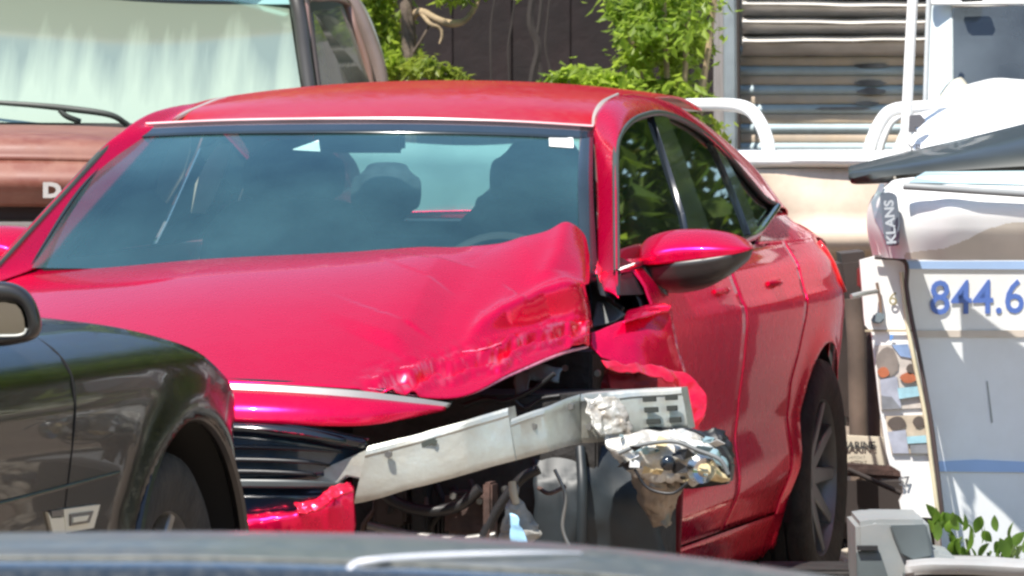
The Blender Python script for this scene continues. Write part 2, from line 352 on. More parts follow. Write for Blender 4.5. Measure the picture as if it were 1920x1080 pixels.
# ---- greenhouse: window outline on the glass plane (photo outline carried onto the car's own side plane)
def G(u, v, off=0):                  # intersection with side glass plane x = WP0 - WPS (z-1)
    d = rayL(u, v); t = (WP0+off+WPS - (O_L.x + WPS*O_L.z))/(d.x+WPS*d.z); return O_L+d*t
win = [(1157, 512), (1156, 440), (1155, 360), (1155, 285), (1163, 252), (1182, 228), (1208, 216), (1236, 212), (1270, 221), (1305, 240), (1340, 268), (1375, 304), (1405, 340), (1432, 371), (1458, 386)]
bot = [(1440, 412), (1418, 440), (1390, 452), (1300, 474)]
def edge_line(pts, off=0): return [G(u, v, off) for u, v in pts]
topc = spline(edge_line(win), 60)
for s in (1, -1):
    # glass: three panes with dark pillars between
    def pane(name, quad, s=s):
        pts = [MX(G(u, v, -.010), s) for u, v in quad]
        plate(name, pts, SDG, car, off=Vector((-.004*s, 0, 0)))
    pane('window', [(1160, 506), (1159, 440), (1158, 360), (1158, 287), (1166, 256), (1184, 232), (1208, 219), (1226, 216), (1242, 262), (1264, 330), (1286, 400), (1300, 470)])
    pane('window', [(1250, 222), (1272, 226), (1305, 244), (1336, 270), (1350, 290), (1372, 340), (1394, 395), (1408, 436), (1392, 450), (1338, 462), (1325, 420), (1300, 350), (1275, 280)])
    pane('window', [(1358, 297), (1376, 312), (1404, 346), (1430, 376), (1452, 389), (1436, 412), (1420, 434), (1410, 404), (1388, 350)])
    # black pillar trims
    def trim(name, quad, s=s, m=BLKG): plate(name, [MX(G(u, v, .001), s) for u, v in quad], m, car, off=Vector((-.014*s, 0, 0)), bevel=.002)
    trim('pillar_trim', [(1224, 214), (1252, 218), (1278, 280), (1303, 350), (1328, 420), (1342, 466), (1298, 474), (1284, 400), (1262, 330), (1240, 262)])
    trim('pillar_trim', [(1334, 265), (1360, 292), (1392, 350), (1414, 404), (1424, 436), (1408, 440), (1392, 395), (1370, 340), (1348, 290)])
    # bright/dark rubber surround
    loop = [MX(p, s) for p in topc]
    tube('window_seal', loop, .0085, mat('dark_green_grey_seal', (.05, .06, .05), rough=.4), car, seg=8)
    belt = [MX(G(u, v, .002), s) for u, v in ((1157, 512), (1230, 487), (1300, 474), (1390, 452), (1418, 440), (1440, 412), (1458, 386))]
    tube('belt_trim', belt, .010, BLKG, car, seg=8, n=24)
# roof
def roofz(x, y):
    zc = [(1.00, 1.337), (1.12, 1.352), (1.3, 1.385), (1.6, 1.422), (1.9, 1.440), (2.2, 1.436), (2.5, 1.405), (2.75, 1.36)]
    for (a, za), (b, zb) in zip(zc, zc[1:]):
        if y <= b or b == 2.75: t = (y-a)/(b-a); z = za+(zb-za)*t; break
    return z - .038*(abs(x)/.58)**2.2
RX = [-.60, -.5, -.36, -.18, 0, .18, .36, .5, .60]
rows = []
for y0 in (1.04, 1.16, 1.35, 1.6, 1.9, 2.2, 2.5):
    rows.append([Vector((x*(1-.03*max(0, y0-1.6)), y0+(.10*(x/.6)**2 if y0 < 1.3 else .0), roofz(x, y0)-(.008 if y0 < 1.1 else 0))) for x in RX])
roof = patch('roof', rows, REDR, car, nu=40, nv=40, thick=.006)
# windscreen
wsb = [(-.76, .56, .955), (-.5, .38, .945), (-.2, .30, .94), (.2, .30, .94), (.5, .38, .945), (.76, .56, .955)]
tl, tr_ = C(262, 236, y=1.14), C(1113, 240, y=1.14)
bl, br = C(46, 502, y=.50), C(1121, 512, y=.52)
hdr = [tl, C(420, 229, y=1.08), C(600, 226, y=1.045), C(780, 226, y=1.045), C(960, 231, y=1.08), tr_]
base = [bl+Vector((0, 0, 0)), C(250, 505, y=.36), C(470, 510, y=.27), C(700, 512, y=.27), C(920, 512, y=.36), br]
midr = [(a+b)/2+Vector((0, -.03, .025)) for a, b in zip(hdr, base)]
ws = dense([base, midr, hdr], 32, 24)
sheet('windscreen', ws, WSG, car, thick=0)
# black ceramic border of the screen
def lerpg(a, b): return [a[0].lerp(b[0], 0) for _ in a]
for nm, ids in (('screen_border', 'top'), ('screen_border', 'right'), ('screen_border', 'left')):
    if ids == 'top': g = [ws[j] for j in (20, 21, 22, 23)]; g = [[p+Vector((0, -.002, .003)) for p in r] for r in g]; g[0] = [a.lerp(b, .45) for a, b in zip(g[0], g[1])]
    elif ids == 'right': g = [[r[i]+Vector((0, -.002, .003)) for i in (30, 31)] for r in ws]
    else: g = [[r[i]+Vector((0, -.002, .003)) for i in (0, 1)] for r in ws]; g = [[r[0], r[0].lerp(r[1], .35)] for r in g]
    if ids == 'right': g = [[r[1].lerp(r[0], 1.0), r[1]] for r in g]
    sheet(nm, g, mat('dark_glass_border', (.02, .03, .035), rough=.15, coat=.5), car, thick=.001)
tube('screen_trim', [p+Vector((0, -.004, .004)) for p in spline(hdr, 30)], .0045, mat('pale_pink_trim', (.75, .45, .45), rough=.3), car, seg=6)
# side frames: a pillar + roof rail, between screen/roof edge and window outline
fr_o = [(1133, 545, .80), (1121, 500, None), (1120, 430, None), (1119, 360, None), (1116, 300, None), (1113, 240, None), (1126, 203, .585), (1156, 181, .58), (1205, 179, .57), (1262, 199, .56), (1312, 232, .57), (1352, 262, .585), (1390, 293, .60), (1422, 326, .62), (1450, 366, .64), (1476, 408, .655)]
fr_i = [(1160, 560), (1157, 512), (1156, 440), (1155, 360), (1155, 300), (1157, 265), (1168, 243), (1192, 222), (1236, 211), (1272, 221), (1308, 242), (1344, 272), (1378, 306), (1408, 342), (1438, 375), (1462, 388)]
outer, inner, mid1, mid2 = [], [], [], []
for (u, v, x), (a, b) in zip(fr_o, fr_i):
    i = G(a, b, .004)
    if x is None:
        t = (v-240)/(512-240); o = tr_.lerp(br, t)+Vector((.0, 0, .003)); o = C(u, v, y=o.y)
    else: o = C(u, v, x=x)
    outer.append(o); inner.append(i)
for k, (o, i) in enumerate(zip(outer, inner)):
    nrm = Vector((.75, -.35 if k < 6 else 0, .6)).normalized(); h = min((o-i).length*.09, .011)
    mid1.append(o.lerp(i, .33)+nrm*h); mid2.append(o.lerp(i, .68)+nrm*h)
for s in (1, -1):
    RR = [[MX(p, s) for p in r] for r in (outer, mid1, mid2, inner)]
    if s < 0:
        for j, lim in ((0, .004), (1, .0)):
            for k in range(6, 13): p = RR[j][k]; p.z = min(p.z, roofz(p.x, p.y)+lim); 
    patch('pillar_and_roof_rail', RR, RED, car, nu=90, nv=12, thick=.004, flip=(s > 0))
    patch('inner_pillar_trim', [[p+Vector((-.016*s, .03, -.012)) for p in r] for r in RR], BLK, car, nu=50, nv=6, thick=.002, flip=(s > 0))
    tube('roof_gutter_strip', [p+Vector((0, 0, .002)) for p in spline([C(1112, 238, y=1.14), C(1118, 215, x=.575), C(1132, 195, x=.575), C(1158, 179, x=.57)] if s > 0 else [Vector((x, y, roofz(x, y)-.003)) for x, y in ((-.555, 1.16), (-.552, 1.3), (-.548, 1.45), (-.545, 1.6), (-.54, 1.8))], 20)], [.004, .009, .009, .005], mat('grey_roof_gutter', (.33, .30, .27), rough=.4), car, seg=8)
# c pillar / shoulder behind the windows
top_ = [C(1428, 340, x=.63), C(1456, 378, x=.65), C(1482, 412, x=.67), C(1512, 440, x=.68), C(1544, 464, x=.68), C(1556, 478, x=.685)]
botm = [Vector((xs(y, .995)-.002, y, .995)) for y in (2.15, 2.5, 2.8, 3.1, 3.4, 3.62)]
mids = [a.lerp(b, .5)+Vector((.012, 0, .008)) for a, b in zip(top_, botm)]
for s in (1, -1):
    patch('shoulder_panel', [[MX(p, s) for p in r] for r in (top_, mids, botm)], RED, car, nu=30, nv=14, thick=.004, flip=(s > 0))
    patch('inner_shoulder_trim', [[MX(p, s)+Vector((-.03*s, 0, -.012)) for p in r] for r in (top_, mids, botm)], BLK, car, nu=20, nv=8, thick=.002, flip=(s > 0))
# rear deck + rear end
bl_ = [Vector((x, 3.62, 1.00-.02*(x/.7)**2)) for x in (-.72, -.36, 0, .36, .72)]
bl2 = [Vector((x*.98, 3.05, 1.075-.02*(x/.7)**2)) for x in (-.72, -.36, 0, .36, .72)]
patch('boot_lid', [bl2, [a.lerp(b, .5)+Vector((0, 0, .01)) for a, b in zip(bl2, bl_)], bl_], RED, car, nu=16, nv=8)
patch('rear_panel', [[Vector((x, 3.60+.04*math.cos(x*2), 1.0)) for x in (-.64, -.4, 0, .4, .66)], [Vector((x, 3.60+.12*math.cos(x*2), .8)) for x in (-.72, -.4, 0, .4, .74)], [Vector((x, 3.60+.16*math.cos(x*2), .5)) for x in (-.70, -.4, 0, .4, .72)], [Vector((x, 3.60, .2)) for x in (-.66, -.4, 0, .4, .66)]], RED, car, nu=16, nv=12)
TL = mat('tail_lamp_lens', (.55, .02, .02), rough=.15, coat=1, var=.1)
for s in (1, -1):
    g = [[Vector(((xs(y, z)+.006)*s, y, z)) for y in (3.25, 3.35, 3.45, 3.55, 3.63)] for z in (.84, .88, .92, .96, .985)]
    sheet('tail_lamp', g, TL, car, thick=.01, flip=(s > 0))
rg = [[Vector((x, y, roofz(x, 2.5)-.02-(y-2.5)*.53)) for x in (-.52, -.25, 0, .25, .52)] for y in (2.5, 2.8, 3.08)]
patch('rear_glass', rg, RRG, car, nu=12, nv=6, thick=0)
# rear roof pillars closing the cabin
# interior
box('cabin_floor', (0, 1.7, .32), (1.5, 2.6, .04), DASH, car)
patch('dashboard', [[Vector((x, .35+.12*(x/.7)**2, .90)) for x in (-.70, -.35, 0, .35, .70)], [Vector((x, .62+.05*(x/.7)**2, .945)) for x in (-.70, -.35, 0, .35, .70)], [Vector((x, .90, .93)) for x in (-.72, -.35, 0, .35, .72)], [Vector((x, 1.0, .80)) for x in (-.72, -.35, 0, .35, .72)], [Vector((x, .98, .5)) for x in (-.72, -.35, 0, .35, .72)]], DASH, car, nu=20, nv=14, thick=.01)
def rnd_(o):
    m_ = o.modifiers.new('round', 'SUBSURF'); m_.levels = 2; m_.render_levels = 2; o.data.set_sharp_from_angle(angle=3.2); return o
def seat(x, y):
    bm = bmesh.new(); boxbm(bm, Vector((x, y+.05, .83)), (.50, .16, .62), Matrix.Rotation(R(-12), 3, 'X'), .06); boxbm(bm, Vector((x, y-.25, .56)), (.52, .55, .16), None, .06)
    rnd_(fin('front_seat', bm, SEAT, car))
    bm = bmesh.new(); boxbm(bm, Vector((x, y+.14, 1.185)), (.29, .12, .21), Matrix.Rotation(R(-8), 3, 'X'), .05); rnd_(fin('headrest', bm, SEAT, car))
seat(-.36, 1.55); seat(.32, 1.55)
bm = bmesh.new(); boxbm(bm, Vector((0, 2.55, .80)), (1.25, .16, .50), Matrix.Rotation(R(-14), 3, 'X'), .06); boxbm(bm, Vector((0, 2.3, .52)), (1.25, .5, .16), None, .05); fin('rear_seat', bm, SEAT, car)
for x, z in ((-.36, 1.13), (0, 1.075), (.38, 1.10)): rnd_(box('headrest', (x, 2.66, z), (.21, .10, .18), SEAT, car, rx=R(-10), bevel=.04))
box('parcel_shelf', (0, 2.9, 1.04), (1.2, .45, .02), DASH, car)
# steering wheel
bm = bmesh.new(); cpt = Vector((.37, .97, .87)); Mx = Matrix.Translation(cpt) @ Matrix.Rotation(R(68), 4, 'X')
rg_ = [Mx @ Vector((.185*math.cos(a), .185*math.sin(a), 0)) for a in [2*math.pi*k/40 for k in range(41)]]
tubebm(bm, rg_, .015, 8, False); boxbm(bm, cpt, (.34, .03, .04), Matrix.Rotation(R(68), 3, 'X')); boxbm(bm, cpt, (.14, .10, .05), Matrix.Rotation(R(68), 3, 'X'), .02)
fin('steering_wheel', bm, mat('wheel_leather', (.02, .022, .022), rough=.5), car)
# sun-bleached belt strip on far pillar, mirror, sticker, sensor
def wsp(u, v, off=0):                # pixel on the windscreen plane (approx. centre plane)
    best = min((p for r in ws for p in r), key=lambda p: (Vector(pxL(p))-Vector((u, v))).length); return C(u, v, y=best.y+off)
plate('seat_belt', [C(410, 270, y=1.75), C(436, 270, y=1.75), C(420, 325, y=1.75), C(400, 375, y=1.75), C(385, 400, y=1.75), C(358, 400, y=1.75), C(366, 345, y=1.75), C(388, 300, y=1.75)], mat('worn_beige_belt', (.55, .47, .36), rough=.8, var=.2), car, off=Vector((0, .01, 0)))
box('interior_mirror', (0.0, 1.02, 1.285), (.24, .03, .06), BLK, car, bevel=.012)
box('camera_housing', (0, 1.09, 1.30), (.16, .12, .05), BLK, car, bevel=.015)
plate('windscreen_sensor_tab', [C(549, 281, y=.86), C(597, 264, y=.9), C(600, 284, y=.86)], mat('white_tab', (.75, .8, .78), rough=.4), car, off=Vector((0, .002, .002)))
plate('windscreen_sticker', [wsp(1029, 256, -.012), wsp(1074, 259, -.012), wsp(1075, 277, -.012), wsp(1030, 274, -.012)], mat('white_paper', (.82, .82, .80), rough=.6), car, off=Vector((0, .001, .001)))
# ---- bonnet
HC = [((72, 509, .50), (-330, 770, -.40)), ((200, 503, .40), (-60, 748, -.70)), ((400, 487, .33), (250, 722, -.82)), ((600, 477, .30), (480, 719, -.82)), ((760, 469, .30), (680, 730, -.75)),
      ((865, 464, .30), (850, 746, -.62)), ((960, 449, .32), (960, 700, -.42)), ((1055, 430, .37), (1045, 664, -.24)), ((1092, 439, .42), (1090, 646, -.14)), ((1104, 478, .44), (1104, 650, -.10))]
NR = 7; hrows = []
prof = [0, .13, .27, .42, .58, .78, 1]
bul = [0, .022, .036, .042, .040, .026, 0]
for j in range(NR):
    r = []
    for (a, b) in HC:
        A, B = C(a[0], a[1], y=a[2]), C(b[0], b[1], y=b[2]); p = A.lerp(B, prof[j]); k = 1.0 if b[0] < 900 else (.7 if b[0] < 1000 else .35)
        r.append(p+Vector((0, 0, bul[j]*k)))
    hrows.append(r)
def seg_d(u, v, a, b):
    ax, ay = a; bx, by = b; L = (bx-ax)**2+(by-ay)**2; t = max(0, min(1, ((u-ax)*(bx-ax)+(v-ay)*(by-ay))/L)); px, py = ax+t*(bx-ax), ay+t*(by-ay)
    side = (bx-ax)*(v-ay)-(by-ay)*(u-ax)
    return math.hypot(u-px, v-py), side, t
def pline(u, v, L):
    best = (1e9, 0, 0)
    for i in range(len(L)-1):
        d, s, t = seg_d(u, v, L[i], L[i+1])
        if d < best[0]: best = (d, s, i+t)
    return best
CREASE = [(885, 462), (908, 500), (862, 556), (822, 640), (800, 690)]
FOLD = [(905, 632), (960, 605), (1030, 580), (1100, 577)]
RIDGE = [(1060, 432), (1050, 480), (1030, 520), (1080, 560), (1110, 590)]
TEAR = [(690, 715), (800, 694), (900, 672), (1000, 628), (1104, 600)]
def hdisp(p):
    u, v = pxL(p); dz = 0; dy = 0
    d, s, t = pline(u, v, CREASE); sd = d*math.tanh(s/9000.)
    fade = min(1, t*1.5+.3) if t < 3.6 else max(0, (4-t)/.4)
    dz -= .013*fade*max(0, 1-abs(sd)/34); dz += .014*fade*(.5+.5*math.tanh(sd/16))*math.exp(-(sd/110)**2)
    d, s, t = pline(u, v, FOLD); sd = d*math.tanh(s/900.); kf = min(1, .25+t*.5)*(1 if u > 905 else math.exp(-((905-u)/25)**2)); up_ = math.exp(-((sd+20)/16)**2); dn = math.exp(-((sd-10)/15)**2)
    dz += kf*(.020*up_-.050*dn); dy += kf*(-.050*up_+.035*dn)
    d, s, t = pline(u, v, RIDGE); dz += .016*math.exp(-(d/22)**2)
    dl, s, t = pline(u, v, TEAR); sd = dl if s > 0 else -dl; k = 1/(1+math.exp(-(u-720)/22))
    w = math.exp(-(sd/30)**2)*k; al = t*100
    # long ragged ridge along the tear with secondary folds
    r_ = sd+13*noise.noise(Vector((u/38, v/38, 2)))+7*noise.noise(Vector((u/15, v/15, 5)))
    dz += k*(.020*max(0, 1-abs(r_)/9)-.020*max(0, 1-abs(r_-16)/10)+.014*max(0, 1-abs(r_-31)/8)-.010*max(0, 1-abs(r_+18)/12)); f3 = abs(noise.noise(Vector((u/30+v/60, (v-u*.3)/22, 4)))); dz += w*.011*(f3-.2)
    dz += w*.005*noise.noise(Vector((u/12, v/9, 3)))
    d2 = max(0, min(1, (u-780)/320)); dz += d2*.004*noise.noise(Vector((u/110, v/90, 8)))
    dz += .0016*noise.noise(Vector((u/220, v/140, 1)))
    return p+Vector((0, dy, dz))
SCF = RED.copy(); SCF.name = 'red_paint_scuffed'; n_ = SCF.node_tree; b_ = n_.nodes['Principled BSDF']
at = n_.nodes.new('ShaderNodeAttribute'); at.attribute_name = 'scuff'; mx_ = n_.nodes.new('ShaderNodeMix'); mx_.data_type = 'RGBA'; mx_.inputs[7].default_value = (.78, .26, .34, 1)
src = b_.inputs['Base Color'].links[0].from_socket; n_.links.new(src, mx_.inputs[6]); n_.links.new(at.outputs['Fac'], mx_.inputs[0]); n_.links.new(mx_.outputs[2], b_.inputs['Base Color'])
bon = patch('bonnet', hrows, SCF, car, nu=260, nv=170, disp=hdisp, thick=.004, sharp=180)
va = bon.data.attributes.new('scuff', 'FLOAT', 'POINT'); vals = []
for v_ in bon.data.vertices:
    u, v = pxL(v_.co)
    if u < 640 or v < 540: vals.append(0); continue
    d, s, t = pline(u, v, TEAR); sd = d if s > 0 else -d
    w = math.exp(-((sd-6)/22)**2)*min(1, (u-640)/80)
    al_ = u*.955-v*.295+9*noise.noise(Vector((u/40, v/40, 5))); ac_ = u*.295+v*.955+9*noise.noise(Vector((u/35, v/35, 9))); a_ = noise.noise(Vector((al_/60, ac_/7, 1)))+.6*noise.noise(Vector((al_/26, ac_/3.4, 7)))+.12*noise.noise(Vector((u/8, v/8, 3)))
    vals.append(max(0, min(1, (a_-.22)*4))*w*.75)
va.data.foreach_set('value', vals)
# torn, chipped paint along the ridge of the damage
HG = [hdisp(p) for r in dense(hrows, 130, 90) for p in r]; HGP = [(pxL(p), p) for p in HG]
def HP(u, v, off=.002):
    q = min(HGP, key=lambda e: (e[0][0]-u)**2+(e[0][1]-v)**2)[1]; return C(u, v, y=q.y)+Vector((0, -.004, off))
CHIP = mat('chipped_pink_paint', (.80, .26, .38), rough=.3, coat=.6, var=.2, nscale=60)
rnd = random.Random(12)
for L in ([(700, 708), (730, 702), (752, 690), (775, 687)], [(868, 660), (905, 656), (940, 644)], [(1020, 640), (1050, 628), (1090, 606)]):
    pts = spline([HP(u, v, .001) for u, v in L], 5*len(L)); pts = [p+Vector((0, 0, rnd.uniform(-.001, .001))) for p in pts]
    tube('paint_chip_ridge', pts, [rnd.uniform(.0004, .0022) for _ in pts], CHIP, car, seg=5)
# bonnet lip flange (paint torn, underside)
lip = [C(690, 728, y=-.74), C(850, 746, y=-.615), C(960, 701, y=-.415), C(1045, 665, y=-.235), C(1102, 650, y=-.10)]
tube('bonnet_edge_flange', lip, [.001, .002, .0045, .005, .003], CHIP, car, seg=8, n=50)
# image-left fender by the screen base
fl = [[C(-60, 500, y=.9), C(10, 503, y=.68), C(45, 503, y=.58), C(82, 507, y=.50)],
      [C(-160, 530, y=.6), C(-60, 535, y=.5), C(20, 530, y=.45), C(64, 536, y=.38)],
      [C(-330, 600, y=.1), C(-220, 595, y=.1), C(-120, 585, y=.1), C(-52, 580, y=.1)],
      [C(-480, 730, y=-.35), C(-430, 740, y=-.4), C(-380, 750, y=-.42), C(-335, 762, y=-.41)]]
patch('front_fender', fl, RED, car, nu=24, nv=30)
patch('front_fender', [[Vector((-xs(y, z), y, z)) for y in (-.35, -.1, .1, .3, .49)] for z in (.62, .74, .86, .95, 1.0)], RED, car, nu=20, nv=20)
# cowl dark strip between bonnet and screen
patch('cowl_panel', [[C(40, 506, y=.58), C(250, 506, y=.42), C(600, 500, y=.36), C(900, 490, y=.38), C(1118, 512, y=.5)], [C(60, 520, y=.45), C(250, 516, y=.34), C(600, 505, y=.28), C(900, 500, y=.30), C(1118, 530, y=.42)]], BLK, car, nu=20, nv=4, thick=.01)
# ---- nose: closing gap line, bumper skin below
def nose(name, top, botl, m, mid=None, nu=40, nv=8, thick=.006, disp=None):
    rows = [[C(u, v, y=y) for u, v, y in top]] + ([[C(u, v, y=y) for u, v, y in mid]] if mid else []) + [[C(u, v, y=y) for u, v, y in botl]]
    return patch(name, rows, m, car, nu=nu, nv=nv, thick=thick, disp=disp)
nose('nose_chrome_strip', [(300, 717, -.85), (500, 723, -.85), (650, 732, -.80), (760, 745, -.72), (845, 757, -.64)], [(300, 728, -.855), (500, 735, -.86), (650, 747, -.81), (760, 757, -.73), (838, 765, -.65)], mat('dull_strip_metal', (.45, .42, .38), rough=.35, metal=.5), thick=.008)
nose('bonnet_gap_strip', [(300, 708, -.80), (500, 714, -.80), (650, 724, -.74), (760, 735, -.68), (850, 752, -.60)], [(300, 722, -.83), (500, 728, -.83), (650, 738, -.78), (760, 750, -.70), (845, 762, -.62)], BLK, thick=.006)  # black strip closing the gap under the bonnet edge
nose('bumper_skin', [(240, 728, -.86), (420, 731, -.87), (560, 739, -.855), (680, 748, -.81), (770, 757, -.74), (835, 764, -.66)],
     [(240, 786, -.92), (420, 790, -.93), (560, 797, -.91), (680, 798, -.85), (765, 783, -.76), (832, 768, -.665)], RED,
     mid=[(240, 757, -.905), (420, 760, -.915), (560, 767, -.90), (680, 774, -.845), (768, 771, -.765), (834, 767, -.668)])
nose('upper_grille_bar', [(240, 790, -.90), (420, 792, -.91), (560, 800, -.89), (690, 826, -.80)], [(240, 812, -.90), (420, 806, -.92), (560, 820, -.90), (684, 846, -.80)], BLKG, mid=[(240, 800, -.92), (420, 799, -.935), (560, 810, -.915), (687, 836, -.82)], thick=.012)
nose('grille_panel', [(240, 812, -.87), (420, 806, -.88), (560, 822, -.86), (690, 848, -.76)], [(240, 900, -.86), (420, 905, -.88), (560, 898, -.86), (690, 880, -.76)], mat('sky_tinted_grille', (.02, .05, .09), rough=.2, coat=.8), thick=.01)  # bluish base colour paints the sky reflected in the grille gloss
for dv in (0, 24, 46):
    nose('grille_bar', [(240, 838+dv, -.89), (420, 834+dv, -.905), (560, 838+dv, -.885), (640-dv, 846+dv, -.83)], [(240, 846+dv, -.89), (420, 842+dv, -.905), (560, 845+dv, -.885), (640-dv, 850+dv, -.83)], BLK, thick=.015, nv=3)
nose('lower_grille_lip', [(240, 898, -.90), (420, 898, -.91), (560, 900, -.89), (650, 906, -.82)], [(240, 912, -.90), (420, 914, -.91), (560, 915, -.89), (650, 915, -.82)], mat('grey_green_lip', (.07, .08, .08), rough=.4), thick=.02, nv=4)
nose('lower_grille', [(240, 914, -.86), (420, 914, -.87), (560, 916, -.85), (640, 916, -.80)], [(240, 1060, -.86), (420, 1060, -.87), (560, 1060, -.85), (640, 1060, -.80)], mat('sky_tinted_grille', (.02, .05, .09)), thick=.01)
def jag(k, f):
    def g(q): return .5-abs(noise.noise(q))*2.2+.45*(.5-abs(noise.noise(q*2.3))*2)
    return lambda p: p+Vector((g(p*f), g(p*f+Vector((9, 0, 0))), g(p*f+Vector((0, 9, 0)))))*k*.8
nose('torn_bumper_corner', [(430, 972, -.95), (500, 962, -.95), (555, 958, -.93), (600, 934, -.9), (636, 912, -.87), (656, 906, -.84)], [(430, 1100, -.93), (500, 1100, -.92), (555, 1100, -.9), (600, 1090, -.88), (636, 1085, -.86), (664, 1080, -.84)], RED,
     mid=[(430, 992, -.975), (500, 988, -.97), (555, 978, -.955), (600, 962, -.92), (636, 948, -.89), (663, 935, -.85)], thick=.006, disp=jag(.004, 30), nv=14)
nose('torn_bumper_edge', [(552, 944, -.965), (590, 938, -.95), (620, 915, -.92), (650, 905, -.89)], [(560, 962, -.99), (600, 956, -.97), (630, 934, -.935), (661, 922, -.90)], REDC, thick=.004, disp=jag(.006, 40), nv=8)
# ---- bumper beam: box section, bent, stepped
def beam(name, top, bo, m=ALU, depth=.07, disp=None):
    T = [C(*a[:2], y=a[2]) for a in top]; Bm = [C(*a[:2], y=a[2]) for a in bo]; n = len(T)
    bm = bmesh.new(); secs = []
    N = 40; T = [T[0].lerp(T[0], 0) if 0 else x for x in T]
    def lin(P):
        out = []
        for i in range(N):
            f = i/(N-1)*(n-1); k = min(int(f), n-2); out.append(P[k].lerp(P[k+1], f-k))
        return out
    T, Bm = lin(T), lin(Bm)
    for t, b in zip(T, Bm):
        fr = [t, t.lerp(b, .06)+Vector((0, -.006, 0)), t.lerp(b, .14)+Vector((0, -.008, 0)), t.lerp(b, .18)+Vector((0, -.005, 0)), t.lerp(b, .6)+Vector((0, -.006, 0)), t.lerp(b, .86)+Vector((0, -.007, 0)), t.lerp(b, .94)+Vector((0, -.004, 0)), b]
        ring = fr+[b+Vector((0, depth, 0)), t+Vector((0, depth, 0))]
        secs.append([bm.verts.new(disp(p) if disp else p) for p in ring])
    L = len(secs[0])
    for i in range(N-1):
        for k in range(L): bm.faces.new((secs[i][k], secs[i][(k+1) % L], secs[i+1][(k+1) % L], secs[i+1][k]))
    bm.faces.new(secs[0]); bm.faces.new(secs[-1][::-1])
    return fin(name, bm, m, car, True, 25)
bd = lambda p: p+Vector((0, 1, 0))*(.006*noise.noise(p*9))+Vector((0, 0, .003*noise.noise(p*14)))
beam('bumper_beam', [(690, 838, -.84), (780, 814, -.81), (870, 789, -.77), (952, 764, -.70)], [(664, 946, -.84), (790, 912, -.81), (880, 888, -.77), (968, 862, -.70)], disp=bd)
beam('bumper_beam', [(958, 786, -.695), (1020, 764, -.62), (1088, 739, -.50)], [(962, 864, -.695), (1030, 846, -.62), (1092, 830, -.50)], disp=bd)
beam('bumper_beam', [(1090, 739, -.50), (1140, 735, -.44), (1210, 731, -.40), (1277, 727, -.36)], [(1092, 832, -.50), (1145, 826, -.44), (1220, 812, -.40), (1292, 804, -.36)], disp=bd)
plate('beam_tip', [C(u, v, y=-.835) for u, v in ((540, 905), (612, 876), (700, 838), (712, 905), (650, 893), (625, 914), (580, 914))], ALU, car, off=Vector((0, .03, 0)), bevel=.003)
plate('tow_eye_slot', [C(u, v, y=-.809) for u, v in ((782, 834), (812, 822), (819, 826), (816, 836), (810, 832), (786, 842))], mat('dark_slot', (.05, .06, .05), rough=.6), car, off=Vector((0, .006, 0)))
DS = mat('beam_hole_dark', (.03, .035, .03), rough=.8)
for (u, v, w) in ((1204, 748, 25), (1246, 745, 23), (1207, 768, 26), (1249, 765, 20), (1211, 790, 26), (1254, 787, 22)):
    plate('beam_hole', [C(a, b, y=-.43+.0006*(1203-u)*-1) for a, b in ((u, v-4), (u+w, v-5), (u+w+1, v+5), (u+1, v+6))], DS, car, off=Vector((0, .01, 0)), bevel=.001)
# folded bright plate near the bend, crushed lamp & foil
def crumple(name, rows, m, k, f, nu=40, nv=30, sharp=25):
    return patch(name, [[C(u, v, y=y) for u, v, y in r] for r in rows], m, car, nu=nu, nv=nv, thick=.003, disp=jag(k, f), sharp=sharp)
crumple('crumpled_plate', [[(1094, 748, -.53), (1130, 742, -.50), (1160, 748, -.48)], [(1102, 780, -.54), (1145, 775, -.51), (1180, 790, -.48)], [(1120, 812, -.54), (1160, 812, -.5), (1190, 822, -.48)]], FOIL, .010, 24)
crumple('crushed_headlamp', [[(1132, 812, -.50), (1180, 815, -.50), (1235, 806, -.46), (1290, 812, -.42), (1345, 842, -.40)], [(1140, 845, -.52), (1185, 850, -.54), (1240, 842, -.52), (1300, 850, -.48), (1366, 868, -.40)], [(1160, 862, -.48), (1210, 900, -.50), (1250, 905, -.50), (1300, 908, -.46), (1366, 902, -.40)]], FOIL, .013, 13, 50, 36)
rnd = random.Random(5)
for k in range(26):
    u, v = rnd.uniform(1145, 1350), rnd.uniform(815, 900); yy = -.50-rnd.uniform(.02, .06); L = rnd.uniform(8, 30); a0 = rnd.uniform(0, 6.28); n_ = rnd.randint(3, 5)
    if v > 905-.0*u: continue
    m_ = rnd.choice((BLK, GREYP, FOIL, FOIL, DARK, mat('clear_teal_plastic', (.22, .32, .34), rough=.15, coat=1), mat('yellowed_reflector', (.72, .58, .32), rough=.3, metal=.3), WHT))
    plate('lamp_shard', [C(u+L*rnd.uniform(.5, 1)*math.cos(a0+6.28*q/n_), v+L*.5*rnd.uniform(.5, 1)*math.sin(a0+6.28*q/n_), y=yy+rnd.uniform(-.02, .02)) for q in range(n_)], m_, car, off=Vector((0, .003, .001)))
crumple('hanging_metal_scrap', [[(1175, 850, -.46), (1215, 850, -.48), (1262, 862, -.44), (1290, 890, -.40)], [(1185, 905, -.46), (1222, 905, -.50), (1255, 915, -.46), (1275, 920, -.40)], [(1205, 950, -.44), (1228, 955, -.46), (1245, 960, -.42), (1258, 965, -.38)], [(1225, 985, -.42), (1236, 988, -.42), (1248, 990, -.42), (1254, 988, -.4)]], mat('dull_torn_metal', (.33, .27, .21), rough=.45, metal=.5, var=.3, nscale=20), .010, 20)
WSH = mat('white_frosted_plastic', (.82, .84, .82), rough=.3, coat=.5, var=.1)
